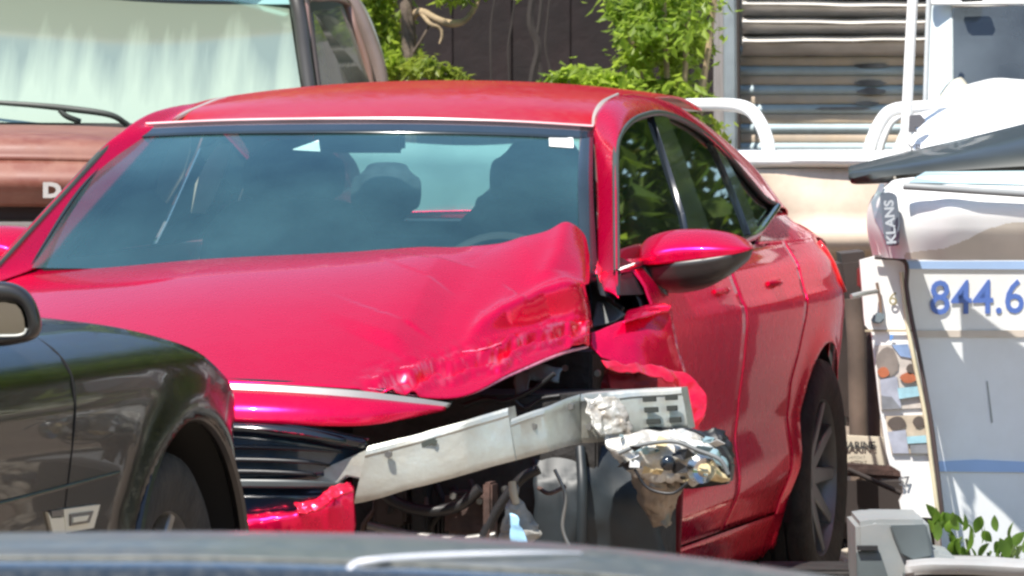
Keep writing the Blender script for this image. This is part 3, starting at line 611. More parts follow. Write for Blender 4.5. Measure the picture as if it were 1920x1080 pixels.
plate('lamp_housing', [C(u, v, y=-.42) for u, v in ((1150, 818), (1220, 800), (1300, 806), (1352, 836), (1372, 870), (1366, 908), (1290, 918), (1220, 905), (1170, 872))], BLK, car, off=Vector((0, .05, 0)), bevel=.006)
bm = bmesh.new(); bmesh.ops.create_cone(bm, cap_ends=False, segments=24, radius1=.016, radius2=.034, depth=.03, matrix=Matrix.Translation(C(1318, 880, y=-.54)) @ Matrix.Rotation(R(80), 4, 'X')); fin('lamp_bowl', bm, CHR, car)
bm = bmesh.new(); bmesh.ops.create_uvsphere(bm, u_segments=16, v_segments=10, radius=.018, matrix=Matrix.Translation(C(1252, 868, y=-.56))); fin('projector_lens', bm, BLKG, car)
tube('lamp_wire', [C(u, v, y=-.56) for u, v in ((1190, 880), (1215, 915), (1260, 925), (1290, 905))], .0035, BLK, car, n=20)
tube('lamp_frame', [C(u, v, y=-.56) for u, v in ((1160, 850), (1200, 835), (1262, 828), (1310, 845), (1350, 862), (1366, 890))], .005, GREYP, car, n=24)
crumple('headlamp_shard', [[(1252, 806, -.52), (1285, 815, -.51), (1318, 832, -.50)], [(1256, 820, -.54), (1285, 830, -.53), (1316, 842, -.51)]], WSH, .008, 40, 16, 6)
crumple('headlamp_lens_shard', [[(1320, 838, -.47), (1345, 845, -.46), (1362, 862, -.44)], [(1300, 858, -.5), (1335, 868, -.49), (1366, 885, -.45)]], mat('clear_teal_plastic', (.22, .32, .34), rough=.15, coat=1), .006, 30, 16, 8)
crumple('headlamp_reflector', [[(1300, 868, -.49), (1330, 870, -.49), (1350, 885, -.47)], [(1310, 885, -.52), (1335, 890, -.50), (1366, 898, -.47)], [(1330, 900, -.48), (1350, 905, -.46), (1366, 903, -.45)]], mat('yellowed_reflector', (.72, .58, .32), rough=.3, metal=.3), .006, 30, 16, 10)
crumple('lamp_bracket', [[(1322, 812, -.38), (1345, 803, -.36), (1366, 822, -.34)], [(1330, 835, -.40), (1352, 835, -.38), (1374, 850, -.34)], [(1345, 860, -.38), (1362, 862, -.36), (1372, 880, -.34)]], BLK, .010, 30, 16, 14)
# ---- fender remnant and torn lower rim
def cpatch(name, rows, m, **k): return patch(name, [[C(u, v, y=y) for u, v, y in r] for r in rows], m, car, **k)
cpatch('fender_remnant', [[(1107, 625, .06), (1150, 608, .12), (1200, 596, .2), (1255, 578, .3)], [(1106, 645, .03), (1160, 640, .08), (1215, 638, .16), (1268, 632, .3)], [(1128, 672, .02), (1180, 688, .06), (1230, 695, .14), (1284, 704, .3)]], RED, nu=30, nv=24, disp=jag(.005, 9))
cpatch('fender_top_fold', [[(1176, 584, .32), (1212, 575, .34), (1240, 569, .36), (1262, 574, .36)], [(1168, 606, .10), (1200, 596, .15), (1232, 588, .22), (1258, 582, .30)]], RED, nu=20, nv=8, disp=jag(.004, 14))
crumple('torn_fender_rim', [[(1128, 678, -.10), (1165, 682, -.06), (1205, 684, 0), (1245, 692, .05), (1290, 704, .08), (1318, 735, .08), (1322, 775, .06), (1305, 806, .04)], [(1136, 692, -.12), (1170, 700, -.08), (1205, 702, -.03), (1240, 712, .0), (1268, 726, .04), (1288, 748, .05), (1296, 778, .03), (1290, 812, .02)]], REDC, .009, 13, 60, 12)
cpatch('inner_wing', [[(1040, 668, .12), (1080, 655, .12), (1110, 650, .15), (1140, 668, .2)], [(1040, 705, .10), (1085, 700, .10), (1120, 705, .12), (1160, 710, .2)], [(1050, 745, .05), (1090, 745, .08), (1140, 742, .12), (1200, 740, .2)]], REDI, nu=24, nv=20, disp=jag(.014, 12))
cpatch('inner_wing', [[(1140, 690, .12), (1200, 700, .14), (1262, 715, .2)], [(1150, 740, .1), (1210, 745, .14), (1300, 760, .2)], [(1180, 830, .1), (1240, 830, .14), (1320, 850, .2)]], REDI, nu=24, nv=20, disp=jag(.014, 12))
cpatch('hinge_cover', [[(1120, 566, .44), (1145, 570, .44), (1172, 590, .42)], [(1112, 600, .38), (1135, 603, .38), (1150, 603, .38)], [(1110, 612, .36), (1115, 612, .36), (1122, 609, .36)]], GREYP, nu=10, nv=8)
cpatch('hinge_recess', [[(1108, 500, .52), (1125, 520, .54), (1150, 548, .56), (1180, 575, .58)], [(1104, 640, .34), (1115, 640, .36), (1140, 625, .40), (1175, 610, .45)]], BLK, nu=10, nv=8)
tube('hinge_arm', [C(1118, 515, y=.46), C(1122, 540, y=.44), (C(1140, 560, y=.42)), C(1168, 580, y=.40)], .006, DARK, car, n=12)
cpatch('pillar_base_shard', [[(1120, 490, .48), (1128, 500, .48)], [(1116, 520, .46), (1130, 524, .46)], [(1126, 552, .44), (1138, 556, .44)]], REDC, nu=6, nv=10, disp=jag(.004, 40))
# light pieces in the bay
cpatch('strut_mount', [[(985, 692, -.2), (1020, 682, -.2), (1052, 690, -.2)], [(980, 715, -.22), (1015, 712, -.22), (1050, 715, -.22)]], GREYP, nu=10, nv=6, disp=jag(.008, 20))
cpatch('strut_mount', [[(962, 700, -.25), (990, 700, -.25)], [(968, 745, -.27), (996, 738, -.27)]], mat('dull_brown_grey', (.14, .12, .115), rough=.7), nu=8, nv=8, disp=jag(.01, 20))
cpatch('bolt_cover', [[(1070, 684, .05), (1094, 682, .05)], [(1072, 698, .03), (1092, 698, .03)]], mat('pale_grey_cap', (.3, .33, .34), rough=.4), nu=6, nv=5)
# engine bay dark mass + radiator support + debris
def cbox(name, u0, v0, u1, v1, y, d, m, bev=.006, rot=0):
    a, b, c_, e = C(u0, v0, y=y), C(u1, v0, y=y), C(u1, v1, y=y), C(u0, v1, y=y)
    return plate(name, [a, b, c_, e], m, car, off=Vector((0, d, 0)), bevel=bev)
cbox('radiator_panel', 660, 740, 1120, 1150, -.30, .3, DARK)
cbox('radiator_panel', 1000, 660, 1110, 760, .02, .2, DARK)
cbox('bay_bulkhead', 880, 700, 1236, 1150, .25, .2, DARK)
cbox('front_crash_box', 700, 900, 760, 985, -.5, .15, mat('dark_brown_bracket', (.05, .035, .03), rough=.8), .008)
cbox('radiator_bracket', 832, 922, 916, 1004, -.52, .1, BROWN, .01)
cbox('radiator_bracket', 770, 900, 800, 1000, -.50, .06, DARK, .006)
cbox('radiator_bracket', 905, 905, 922, 1020, -.56, .06, BROWN, .005)
cbox('bracket_hole', 850, 950, 862, 962, -.525, .02, DARK, .003)
crumple('hanging_clip', [[(955, 912, -.6), (968, 915, -.6), (972, 935, -.6)], [(948, 950, -.62), (965, 955, -.62), (985, 950, -.6)], [(940, 1000, -.62), (970, 1000, -.64), (1012, 995, -.6)], [(950, 1020, -.62), (980, 1022, -.62), (1005, 1015, -.6)]], mat('grey_broken_plastic', (.30, .29, .26), rough=.5, var=.3, nscale=20), .012, 22, 24, 24)
crumple('blue_connector', [[(957, 962, -.68), (970, 968, -.68), (976, 985, -.68)], [(957, 1020, -.68), (975, 1020, -.68), (990, 1018, -.68)]], mat('pale_blue_plastic', (.35, .62, .85), rough=.4), .003, 40, 8, 10)
tube('hanging_clip_stem', [C(960, 905, y=-.61), C(963, 925, y=-.62), C(968, 945, y=-.62)], .009, mat('tan_clip', (.5, .42, .3), rough=.5), car, n=8)
tube('wiring_loom', [C(1010, 915, y=-.5), C(1030, 925, y=-.52), C(1060, 912, y=-.5)], .005, BROWN, car, n=10)
for k in range(9):
    u = 690+k*32; tube('wiring_loom', [C(u, 900+8*(k % 3), y=-.45), C(u+14, 950, y=-.48-.02*(k % 2)), C(u-10, 990, y=-.46), C(u+8, 1040, y=-.44)], .006+.002*(k % 3), DARK if k % 3 else BROWN, car, n=14)
for (nm, L, r_, m_) in (('coolant_hose', [(700, 900), (740, 940), (800, 958), (860, 948), (900, 916)], .014, BLK), ('coolant_hose', [(905, 1010), (930, 960), (975, 900), (1010, 880)], .012, BLK), ('air_pipe', [(690, 985), (760, 1000), (850, 1012), (930, 1004)], .010, mat('dull_pipe_metal', (.28, .28, .27), rough=.4, metal=.7, dust=((.1, .08, .06), .6, 12))),
                         ('cable', [(960, 745), (985, 765), (1015, 748), (1050, 742)], .005, BLK), ('cable', [(870, 760), (910, 748), (950, 752), (1000, 730), (1040, 700)], .006, BLK), ('brake_pipe', [(1040, 880), (1060, 930), (1055, 990), (1075, 1040)], .004, mat('dull_pipe_metal', (0, 0, 0)))):
    tube(nm, [C(u, v, y=-.55 if v > 800 else -.3) for u, v in L], r_, m_, car, n=30)
for k in range(22): cbox('radiator_fin', 700+k*8, 960, 703+k*8, 1080, -.40, .03, mat('fin_metal', (.10, .10, .10), rough=.5, metal=.5), .0005)
for (u, v, y) in ((728, 852, -.845), (1070, 762, -.54), (1105, 800, -.505), (1000, 800, -.65), (850, 930, -.54), (900, 940, -.54), (1060, 690, .02), (1120, 700, .05)):
    bm = bmesh.new(); bmesh.ops.create_cone(bm, cap_ends=True, segments=6, radius1=.009, radius2=.008, depth=.012, matrix=Matrix.Translation(C(u, v, y=y)) @ Matrix.Rotation(R(90), 4, 'X')); fin('bolt', bm, mat('bolt_metal', (.3, .29, .27), rough=.4, metal=.8), car, False)
# front wheel and liner
wheel(car, .80, .12, .325, .225, .215, 1, steer=R(5), rimmat=BLK)
wheel(car, -.775, 0, .325, .225, .215, -1)
cpatch('wheel_liner', [[(1000, 840, -.28), (1100, 838, -.26), (1200, 846, -.2)], [(1002, 930, -.34), (1100, 930, -.33), (1225, 930, -.25)], [(1002, 1100, -.32), (1100, 1100, -.31), (1262, 1100, -.2)]], mat('blue_black_liner', (.022, .03, .036), rough=.5, var=.3, nscale=8), nu=20, nv=20, disp=jag(.010, 12), thick=.01)
tube('liner_rib', [C(1088, 840, y=-.31), C(1092, 920, y=-.36), C(1090, 1060, y=-.34)], .012, mat('blue_black_liner', (0, 0, 0)), car, n=14)
cpatch('door_front_edge', [[(1236, 585, .47), (1256, 580, .47)], [(1262, 760, .47), (1285, 756, .47)], [(1262, 1060, .47), (1275, 1060, .47)]], REDI, nu=5, nv=14)
# mirrors
def mirror(s):
    outl = []
    rows = []
    def P(u, v, y): return MX(C(u, v, y=y), s)
    cap = [[(1200, 482), (1204, 462), (1222, 446), (1262, 435), (1320, 433), (1370, 440), (1400, 452), (1412, 464)],
           [(1201, 492), (1206, 480), (1226, 470), (1264, 462), (1320, 460), (1370, 462), (1400, 464), (1412, 465)],
           [(1203, 498), (1210, 497), (1230, 496), (1264, 493), (1320, 486), (1370, 478), (1400, 471), (1412, 466)]]
    ys = (.74, .64, .63)
    dy = [.05, .02, 0, 0, 0, .01, .03, .06]
    A = [[P(u, v, ys[j]+dy[i]) for i, (u, v) in enumerate(r)] for j, r in enumerate(cap)]
    back = [MX(C(u, v, y=.84), s) for u, v in cap[0]]
    patch('mirror_cap', [back]+A, RED, car, nu=40, nv=20, thick=.004, flip=(s < 0))
    low = [[(1203, 497), (1230, 495), (1264, 492), (1320, 485), (1370, 477), (1411, 466)], [(1202, 520), (1225, 528), (1262, 532), (1320, 525), (1370, 508), (1406, 482)], [(1215, 532), (1240, 545), (1275, 548), (1320, 540), (1360, 520), (1400, 490)]]
    yy = (.63, .65, .74)
    Bq = [[P(u, v, yy[j]+[.05, .02, 0, 0, .01, .06][i]) for i, (u, v) in enumerate(r)] for j, r in enumerate(low)]
    Bq.append([MX(C(u, v-10, y=.85), s) for u, v in low[2]])
    patch('mirror_housing', Bq, mat('satin_black_mirror', (.03, .026, .024), rough=.35, coat=.2), car, nu=30, nv=14, thick=.004, flip=(s < 0))
    patch('mirror_stem', [[P(1168, 500, .60), P(1200, 498, .66), P(1240, 505, .70)], [P(1165, 525, .60), P(1200, 526, .64), P(1245, 535, .70)], [P(1168, 552, .62), P(1200, 552, .66), P(1250, 548, .74)]], BLK, car, nu=12, nv=10, thick=.02, flip=(s < 0))
    gl = [MX(C(u, v, y=.845), s) for u, v in ((1215, 490), (1230, 455), (1290, 442), (1360, 445), (1398, 462), (1390, 490), (1340, 525), (1270, 535), (1225, 525))]
    plate('mirror_glass', gl, CHR, car, off=Vector((0, .003, 0)))
mirror(1); mirror(-1)
# black triangle at the mirror base on the door
plate('door_corner_trim', [G(1160, 480, .004), G(1185, 492, .004), G(1210, 500, .004), G(1215, 553, .01), G(1162, 554, .01)], BLK, car, off=Vector((-.01, 0, 0)), bevel=.002)
box('underbody', (0, 1.75, .24), (1.45, 3.4, .10), DARK, car, bevel=.02)
# ================================================================== generic builders for the surroundings
def wplate(name, px, Y, m, parent=None, d=.05, bevel=0, dz=None):
    pts = [W(u, v, Y if not callable(Y) else Y(u, v)) for u, v in px]
    return plate(name, pts, m, parent, off=Vector((0, d, 0)), bevel=bevel)
def wpatch(name, rows, m, parent=None, **k): return patch(name, [[W(*a) for a in r] for r in rows], m, parent, **k)
def wtube(name, pts, r, m, parent=None, **k): return tube(name, [W(*a) for a in pts], r, m, parent, **k)
def leaves_data(pts, size, rnd, asp=.5, droop=.3):
    V, F = [], []
    for p in pts:
        a = rnd.uniform(0, 6.28); e = rnd.uniform(-.9, .5)-droop; d = Vector((math.cos(a)*math.cos(e), math.sin(a)*math.cos(e), math.sin(e)))
        s = d.cross(Vector((rnd.uniform(-.4, .4), rnd.uniform(-.4, .4), 1))).normalized(); n = d.cross(s)
        L = size*rnd.uniform(.6, 1.3); w = L*asp*.5; b = len(V)
        V += [p, p+d*L*.45+s*w+n*w*.35, p+d*L*.45-n*0, p+d*L*.45-s*w+n*w*.35, p+d*L]
        F += [(b, b+1, b+2), (b, b+2, b+3), (b+1, b+4, b+2), (b+2, b+4, b+3)]
    return V, F
def meshpy(name, V, F, m, parent=None, smooth=False):
    me = bpy.data.meshes.new(name); me.from_pydata([tuple(v) for v in V], [], F); me.update(); return link(name, me, m, parent, smooth)
def crown(name, blobs, n, size, m, parent=None, seed=1, asp=.5, shell=.55):
    rnd = random.Random(seed); pts = []; tot = sum(b[3]*b[4]*b[5] for b in blobs)
    for (x, y, z, rx, ry, rz) in blobs:
        k = int(n*rx*ry*rz/tot); cl = []
        for _ in range(max(4, k//24)):                 # twig clusters
            d = Vector((rnd.gauss(0, 1), rnd.gauss(0, 1), rnd.gauss(0, 1))).normalized()*(rnd.uniform(shell, 1.0))
            cl.append(Vector((x+d.x*rx, y+d.y*ry, z+d.z*rz)))
        r = (rx*ry*rz)**(1/3)*.30
        for _ in range(k):
            c = rnd.choice(cl); pts.append(c+Vector((rnd.gauss(0, r), rnd.gauss(0, r), rnd.gauss(0, r*.6))))
    V, F = leaves_data(pts, size, rnd, asp); return meshpy(name, V, F, m, parent)
LF1 = leafmat('bright_leaves', (.10, .16, .02), (.26, .33, .04), .55)
LF2 = leafmat('mid_leaves', (.05, .10, .02), (.11, .17, .03), .4)
LF3 = leafmat('yellow_leaves', (.22, .24, .03), (.12, .17, .02), .45)
BARK = mat('bark', (.16, .12, .09), rough=.9, var=.3, nscale=12, bump=.6, bscale=20)
BARKP = mat('pale_bark', (.38, .28, .17), rough=.85, var=.25, nscale=12, bump=.4, bscale=20)
def branches(bm, p, d, L, r, depth, rnd):
    pts = [p]; q = p.copy(); dd = d.copy()
    for k in range(5):
        dd = (dd+Vector((rnd.gauss(0, .12), rnd.gauss(0, .12), rnd.gauss(0, .08)))).normalized(); q = q+dd*L/5; pts.append(q.copy())
        if depth and k >= 1:
            e = (dd+Vector((rnd.gauss(0, .7), rnd.gauss(0, .7), rnd.uniform(.0, .6)))).normalized(); branches(bm, q, e, L*.55, r*.45, depth-1, rnd)
    tubebm(bm, pts, [max(r*(1-.14*i), .003) for i in range(6)], 7)
def tree(name, x, y, h, rad, leafm, label, n=6000, size=.12, seed=1, group=None, trunk=.16, cat='tree', low=.3):
    rnd = random.Random(seed); t = empty(name, (x, y, 0)); tag(t, label, cat, group)
    bm = bmesh.new(); branches(bm, Vector((0, 0, -.05)), Vector((rnd.gauss(0, .05), rnd.gauss(0, .05), 1)).normalized(), h*.75, trunk, 2, rnd); fin('trunk', bm, BARK, t)
    bl = [(0, 0, h*.62, rad*.8, rad*.8, h*.3)]
    for k in range(8):
        a = rnd.uniform(0, 6.28); q = rnd.uniform(.45, .8)*rad; bl.append((q*math.cos(a), q*math.sin(a), h*rnd.uniform(low, .85), rad*rnd.uniform(.35, .6), rad*rnd.uniform(.35, .6), h*rnd.uniform(.1, .2)))
    crown('crown', bl, n, size, leafm, t, seed)
    return t

# ================================================================== dark shed wall behind the yard
t = tag(empty('dark_shed', (0, 30, 0)), 'dark brown shed wall behind the trees, deep shade put into its colour', 'shed')
WOOD = mat('shaded_brown_boards', (.014, .006, .006), rough=.85, var=.35, nscale=3, bump=.4, bscale=12)  # near-black base puts the wall's deep shade into the board colour
x = -4.2; first = None
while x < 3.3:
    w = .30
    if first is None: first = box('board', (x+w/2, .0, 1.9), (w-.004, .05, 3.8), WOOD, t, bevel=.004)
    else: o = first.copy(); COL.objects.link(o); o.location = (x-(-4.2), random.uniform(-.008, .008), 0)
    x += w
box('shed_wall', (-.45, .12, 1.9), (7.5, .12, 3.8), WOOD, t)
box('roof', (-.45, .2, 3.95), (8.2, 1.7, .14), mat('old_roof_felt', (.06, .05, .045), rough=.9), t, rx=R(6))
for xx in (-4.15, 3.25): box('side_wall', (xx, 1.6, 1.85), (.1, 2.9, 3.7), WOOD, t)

q = W(880, 300, 20.5); t = tag(empty('added_pale_sheet', (q.x, 20.5, 0)), 'added pale teal sheet behind the red car, brightening its rear window', 'sheet')
patch('panel', [[Vector((x, .03*math.sin(x*9), 1.26-.02*math.cos(x*5))) for x in (-.45, -.2, 0, .2, .42)], [Vector((x, .02*math.sin(x*7), .8)) for x in (-.45, -.2, 0, .2, .42)], [Vector((x, .0, .02)) for x in (-.45, -.2, 0, .2, .42)]], mat('added_teal_sheet', (.26, .36, .33), rough=.6, var=.12, nscale=5), t, nu=24, nv=12, thick=.01)  # made-up sheet, added for the bright patch behind the rear glass
for xx in (-.44, .41): tube('post', [Vector((xx, .03, 0)), Vector((xx, .03, 1.27))], .015, BARK, t)
# ================================================================== vegetation in view
t = tag(empty('slender_tree', tuple(W(755, 400, 24).xy)+(0,)), 'leafy tree with pale twisted branch behind the red roof, beside the brown pickup', 'tree')
O = t.location.copy()
def loc(p): return p-O
bm = bmesh.new(); tubebm(bm, spline([loc(W(772, 1100, 24)), loc(W(776, 500, 24)), loc(W(768, 160, 24)), loc(W(766, 60, 24.0)), loc(W(758, -20, 24)), loc(W(740, -300, 24.1))], 30), .030, 8)
fin('trunk', bm, BARK, t)
tube('branch', [loc(W(*a)) for a in ((768, 60, 24), (775, 30, 24), (792, 22, 23.95), (820, 36, 23.9), (846, 44, 23.9), (872, 38, 23.95), (892, 10, 24), (905, -30, 24.1))], [.010, .016, .015, .014, .016, .012, .010, .008], BARKP, t, n=40)
tube('branch', [loc(W(*a)) for a in ((790, 24, 23.95), (806, 44, 23.9), (824, 52, 23.9), (829, 66, 23.9), (824, 82, 23.9))], [.010, .009, .007, .006, .004], BARKP, t, n=20)
tube('branch', [loc(W(*a)) for a in ((768, 110, 24), (790, 75, 23.95), (806, 45, 23.95))], [.008, .006, .004], BARK, t, n=12)
def px_blob(u, v, Y, ru, rv, ry): p = loc(W(u, v, Y)); s = Y/FPX; return (p.x, p.y, p.z, ru*s, ry, rv*s)
crown('crown', [px_blob(722, 60, 24.2, 28, 90, .25), px_blob(708, 10, 24.2, 22, 60, .2), px_blob(740, 120, 24.2, 24, 50, .25)], 1500, .055, LF1, t, 3)
crown('crown', [px_blob(800, 122, 23.8, 46, 18, .2), px_blob(850, 135, 23.8, 32, 14, .15)], 420, .05, LF3, t, 4)
crown('crown', [px_blob(860, -10, 23.9, 36, 30, .2), px_blob(900, -60, 23.9, 90, 30, .3)], 420, .055, LF1, t, 5)
crown('crown', [px_blob(720, -300, 24.5, 260, 220, .9), px_blob(600, -500, 24.5, 260, 160, .9)], 5000, .07, LF1, t, 6)
t = tag(empty('bush', tuple(W(1260, 400, 22.5).xy)+(0,)), 'bright green bush between the dark shed and the slatted camper', 'bush'); O = t.location.copy()
bm = bmesh.new(); rnd = random.Random(4)
for (u0, u1, v1) in ((1265, 1180, 60), (1270, 1290, 20), (1275, 1330, 90), (1262, 1110, 150), (1270, 1240, -80), (1275, 1345, -40)):
    tubebm(bm, spline([loc(W(u0, 1000, 22.5)), loc(W((u0*2+u1)/3, 420, 22.5)), loc(W((u0+u1)/2, 240, 22.45)), loc(W(u1, v1, 22.4))], 14), .012, 6)
fin('stem', bm, BARKP, t)
crown('crown', [px_blob(1240, 60, 22.5, 66, 70, .35), px_blob(1288, 120, 22.6, 42, 70, .3), px_blob(1215, 100, 22.5, 48, 40, .25), px_blob(1245, -40, 22.6, 84, 90, .4), px_blob(1190, 15, 22.5, 36, 30, .2), px_blob(1200, 50, 22.3, 50, 22, .2)], 2700, .055, LF1, t, 8, .55)
crown('crown', [px_blob(1110, 150, 22.3, 70, 26, .2), px_blob(1180, 165, 22.3, 80, 26, .25), px_blob(1245, 175, 22.3, 60, 30, .25), px_blob(1060, 146, 22.3, 34, 14, .15)], 1100, .055, LF1, t, 9, .6)
crown('crown', [px_blob(1325, 300, 22.3, 28, 100, .25)], 500, .05, LF3, t, 10)
# vines and bare stems on the shed
bm = bmesh.new(); rnd = random.Random(9)
for (u, r) in ((1003, .020), (1014, .012), (960, .006), (1030, .006), (925, .005)):
    pts = [W(u+rnd.uniform(-9, 9), v, 28.6) for v in (700, 300, 160, 90, 40, -40, -200)]; tubebm(bm, spline(pts, 24), r, 6)
tag(fin('vine', bm, mat('grey_brown_vine', (.035, .028, .024), rough=.9, var=.2), None), 'thin grey bare stems hanging in front of the dark shed', 'vine')
# trees off to the right and behind that surround the yard; those behind the viewer added to darken reflections
TT = [(7.5, 24.5, 6.5, 2.6, LF1, 31, .10), (11.0, 21.0, 7.5, 3.0, LF3, 32, .12), (13.5, 16.0, 7.0, 2.8, LF1, 33, .12), (9.0, 30.5, 8.0, 3.0, LF2, 34, .12), (14.5, 26.0, 9.0, 3.2, LF1, 35, .14), (-7.5, 30.0, 7.5, 3.0, LF2, 36, .12), (-12.0, 24.0, 8.0, 3.2, LF1, 37, .14), (1.0, 36, 8.0, 3.4, LF2, 38, .14), (6.5, 35.5, 8.5, 3.4, LF1, 39, .15), (12.5, 34, 9.5, 3.6, LF3, 40, .15), (17.5, 31, 9.5, 3.6, LF1, 41, .15), (19.0, 22, 9.0, 3.6, LF2, 42, .15), (-11, -8, 8, 3.6, LF2, 43, .16), (-4, -11, 8.5, 3.8, LF1, 44, .16), (4, -11, 8.0, 3.8, LF2, 45, .16), (11, -7, 8.5, 3.6, LF1, 46, .16), (16, 3, 8.5, 3.6, LF1, 47, .16)]
LBL = ['leafy green tree right of the white boat', 'yellow green tree far right beyond the white trailer', 'tall green tree at the right edge of the yard', 'dark green tree behind the slatted camper', 'tall bright tree beyond the boat', 'dark green tree behind the brown pickup', 'large green tree left of the yard', 'dark tree rising behind the brown shed', 'tall green tree behind the slatted camper and the bush', 'yellow green tree in the far back row on the right', 'green tree in the far right corner', 'dark green tree at the far right edge', 'unseen tree added behind the viewer to darken reflections, leftmost of the row', 'unseen bright tree added behind the viewer to darken reflections, left of centre', 'unseen dark tree added behind the viewer to darken reflections, right of centre', 'unseen bright tree added behind the viewer to darken reflections, rightmost of the row', 'unseen green tree added at the near right to darken reflections']
for k, (x, y, h, r_, lm, sd, ls) in enumerate(TT): tree('leafy_tree', x, y, h, r_, lm, LBL[k], n=15000 if y > 10 else 7000, size=ls*(1.9 if y > 10 else 2.2), seed=sd, group='trees round the yard', low=.12)

# ================================================================== brown pickup, back left
BRN = mat('faded_brown_paint', (.20, .065, .042), rough=.5, coat=.12, var=.12, nscale=2, dust=((.30, .17, .12), .5, 10), coatr=.2)
BRND = mat('brown_black_gap', (.03, .022, .02), rough=.7)
t = tag(empty('brown_pickup', (-1.8, 18.6, 0)), 'old faded brown pickup with tree reflections painted on its windscreen and a wiper, behind the red car', 'pickup truck'); O = t.location.copy()
def T(rows): return [[W(*a)-O for a in r] for r in rows]
PY = 18.6
pp = lambda *a: W(*a)-O
patch('bonnet', T([[(-700, 236, 19.9), (-200, 238, 19.9), (100, 240, 19.8), (250, 246, 19.7), (330, 262, 19.6)], [(-700, 246, 19.0), (-200, 247, 19.0), (100, 249, 19.0), (250, 255, 19.0), (330, 272, 19.0)], [(-700, 262, 18.62), (-200, 262, 18.62), (100, 264, 18.62), (250, 272, 18.65), (330, 290, 18.7)], [(-700, 300, 18.55), (-200, 300, 18.55), (100, 302, 18.55), (250, 308, 18.58), (330, 320, 18.65)]]), BRN, t, nu=30, nv=20, thick=.02)
patch('front_panel', T([[(-700, 304, 18.55), (-200, 304, 18.55), (100, 306, 18.55), (250, 312, 18.58), (330, 324, 18.65)], [(-700, 340, 18.50), (-200, 340, 18.50), (100, 342, 18.50), (250, 346, 18.53), (330, 350, 18.6)], [(-700, 382, 18.56), (-200, 382, 18.56), (100, 384, 18.56), (250, 386, 18.58), (330, 388, 18.65)]]), BRN, t, nu=30, nv=12, thick=.02)
for (a, b, Y0, m_, nm) in ((384, 412, 18.62, BRND, 'grille_recess'), (416, 446, 18.52, mat('dull_chrome', (.6, .58, .54), rough=.3, metal=.85, var=.2, dust=((.3, .25, .2), .5, 12)), 'grille_bar'), (448, 640, 18.6, BRND, 'grille_recess')):
    plate(nm, [pp(-700, a, Y0), pp(330, a, Y0), pp(330, b, Y0), pp(-700, b, Y0)], m_, t, off=Vector((0, .06, 0)), bevel=.006)
plate('grille_bar', [pp(-700, 640, 18.45), pp(340, 640, 18.45), pp(340, 760, 18.45), pp(-700, 760, 18.45)], mat('dull_chrome', (0, 0, 0)), t, off=Vector((0, .1, 0)), bevel=.02)
for uu in (-560, 250): 
    bm = bmesh.new(); bmesh.ops.create_cone(bm, cap_ends=True, segments=32, radius1=.1, radius2=.09, depth=.06, matrix=Matrix.Translation(pp(uu, 500, 18.5)) @ Matrix.Rotation(R(90), 4, 'X')); fin('headlight', bm, mat('old_lamp_glass', (.5, .5, .45), rough=.15, coat=1), t)
Ml = Matrix.Translation(pp(80, 369, 18.475)) @ Matrix.Rotation(R(90), 4, 'X')
text('letter_d', 'D', .062, mat('bright_letter_metal', (.55, .54, .50), rough=.35, metal=.3), t, Ml, extrude=.006, bold=.0035, sx=1.25)
# cowl, windscreen
plate('cowl', [pp(-700, 238, 20.0), pp(300, 238, 20.0), pp(600, 236, 20.1), pp(600, 226, 20.2), pp(-700, 222, 20.2)], BRND, t, off=Vector((0, .1, 0)))
REFLG = glassmat('tree_reflection_windscreen', (.35, .42, .36), dirt=.30, dirt_haze_col=(.38, .46, .36), ior=1.25, rough=.14, streak=(1.40, 1.63, .56, .62), dscale=5, gtint=(.45, .55, .45))  # pale streaks paint tree reflections into the glass colour
patch('windscreen', T([[(-720, 0, 20.95), (-300, -6, 20.75), (100, -4, 20.75), (540, 4, 20.95)], [(-740, 110, 20.6), (-300, 108, 20.4), (100, 110, 20.4), (556, 112, 20.6)], [(-760, 232, 20.25), (-300, 228, 20.05), (100, 230, 20.05), (575, 234, 20.25)]]), REFLG, t, nu=30, nv=12, thick=0)
plate('sun_strip', [pp(-700, -12, 20.95), pp(545, -6, 20.9), pp(547, 8, 20.9), pp(-700, 6, 20.95)], mat('pale_teal_strip', (.35, .62, .6), rough=.3), t, off=Vector((0, .02, 0)))
tube('wiper', [pp(-40, 190, 20.02), pp(60, 197, 20.0), pp(130, 204, 20.0), pp(205, 215, 20.0), pp(240, 234, 20.03)], [.008, .010, .012, .011, .01], mat('grey_black_wiper', (.05, .055, .045), rough=.5), t, n=30)
tube('wiper', [pp(112, 206, 20.0), pp(125, 218, 20.0), pp(150, 228, 20.02)], .010, mat('grey_black_wiper', (0, 0, 0)), t, n=10)
tube('wiper', [pp(-640, 185, 20.02), pp(-450, 200, 20.0), pp(-350, 215, 20.0), pp(-300, 232, 20.03)], .011, mat('grey_black_wiper', (0, 0, 0)), t, n=20)
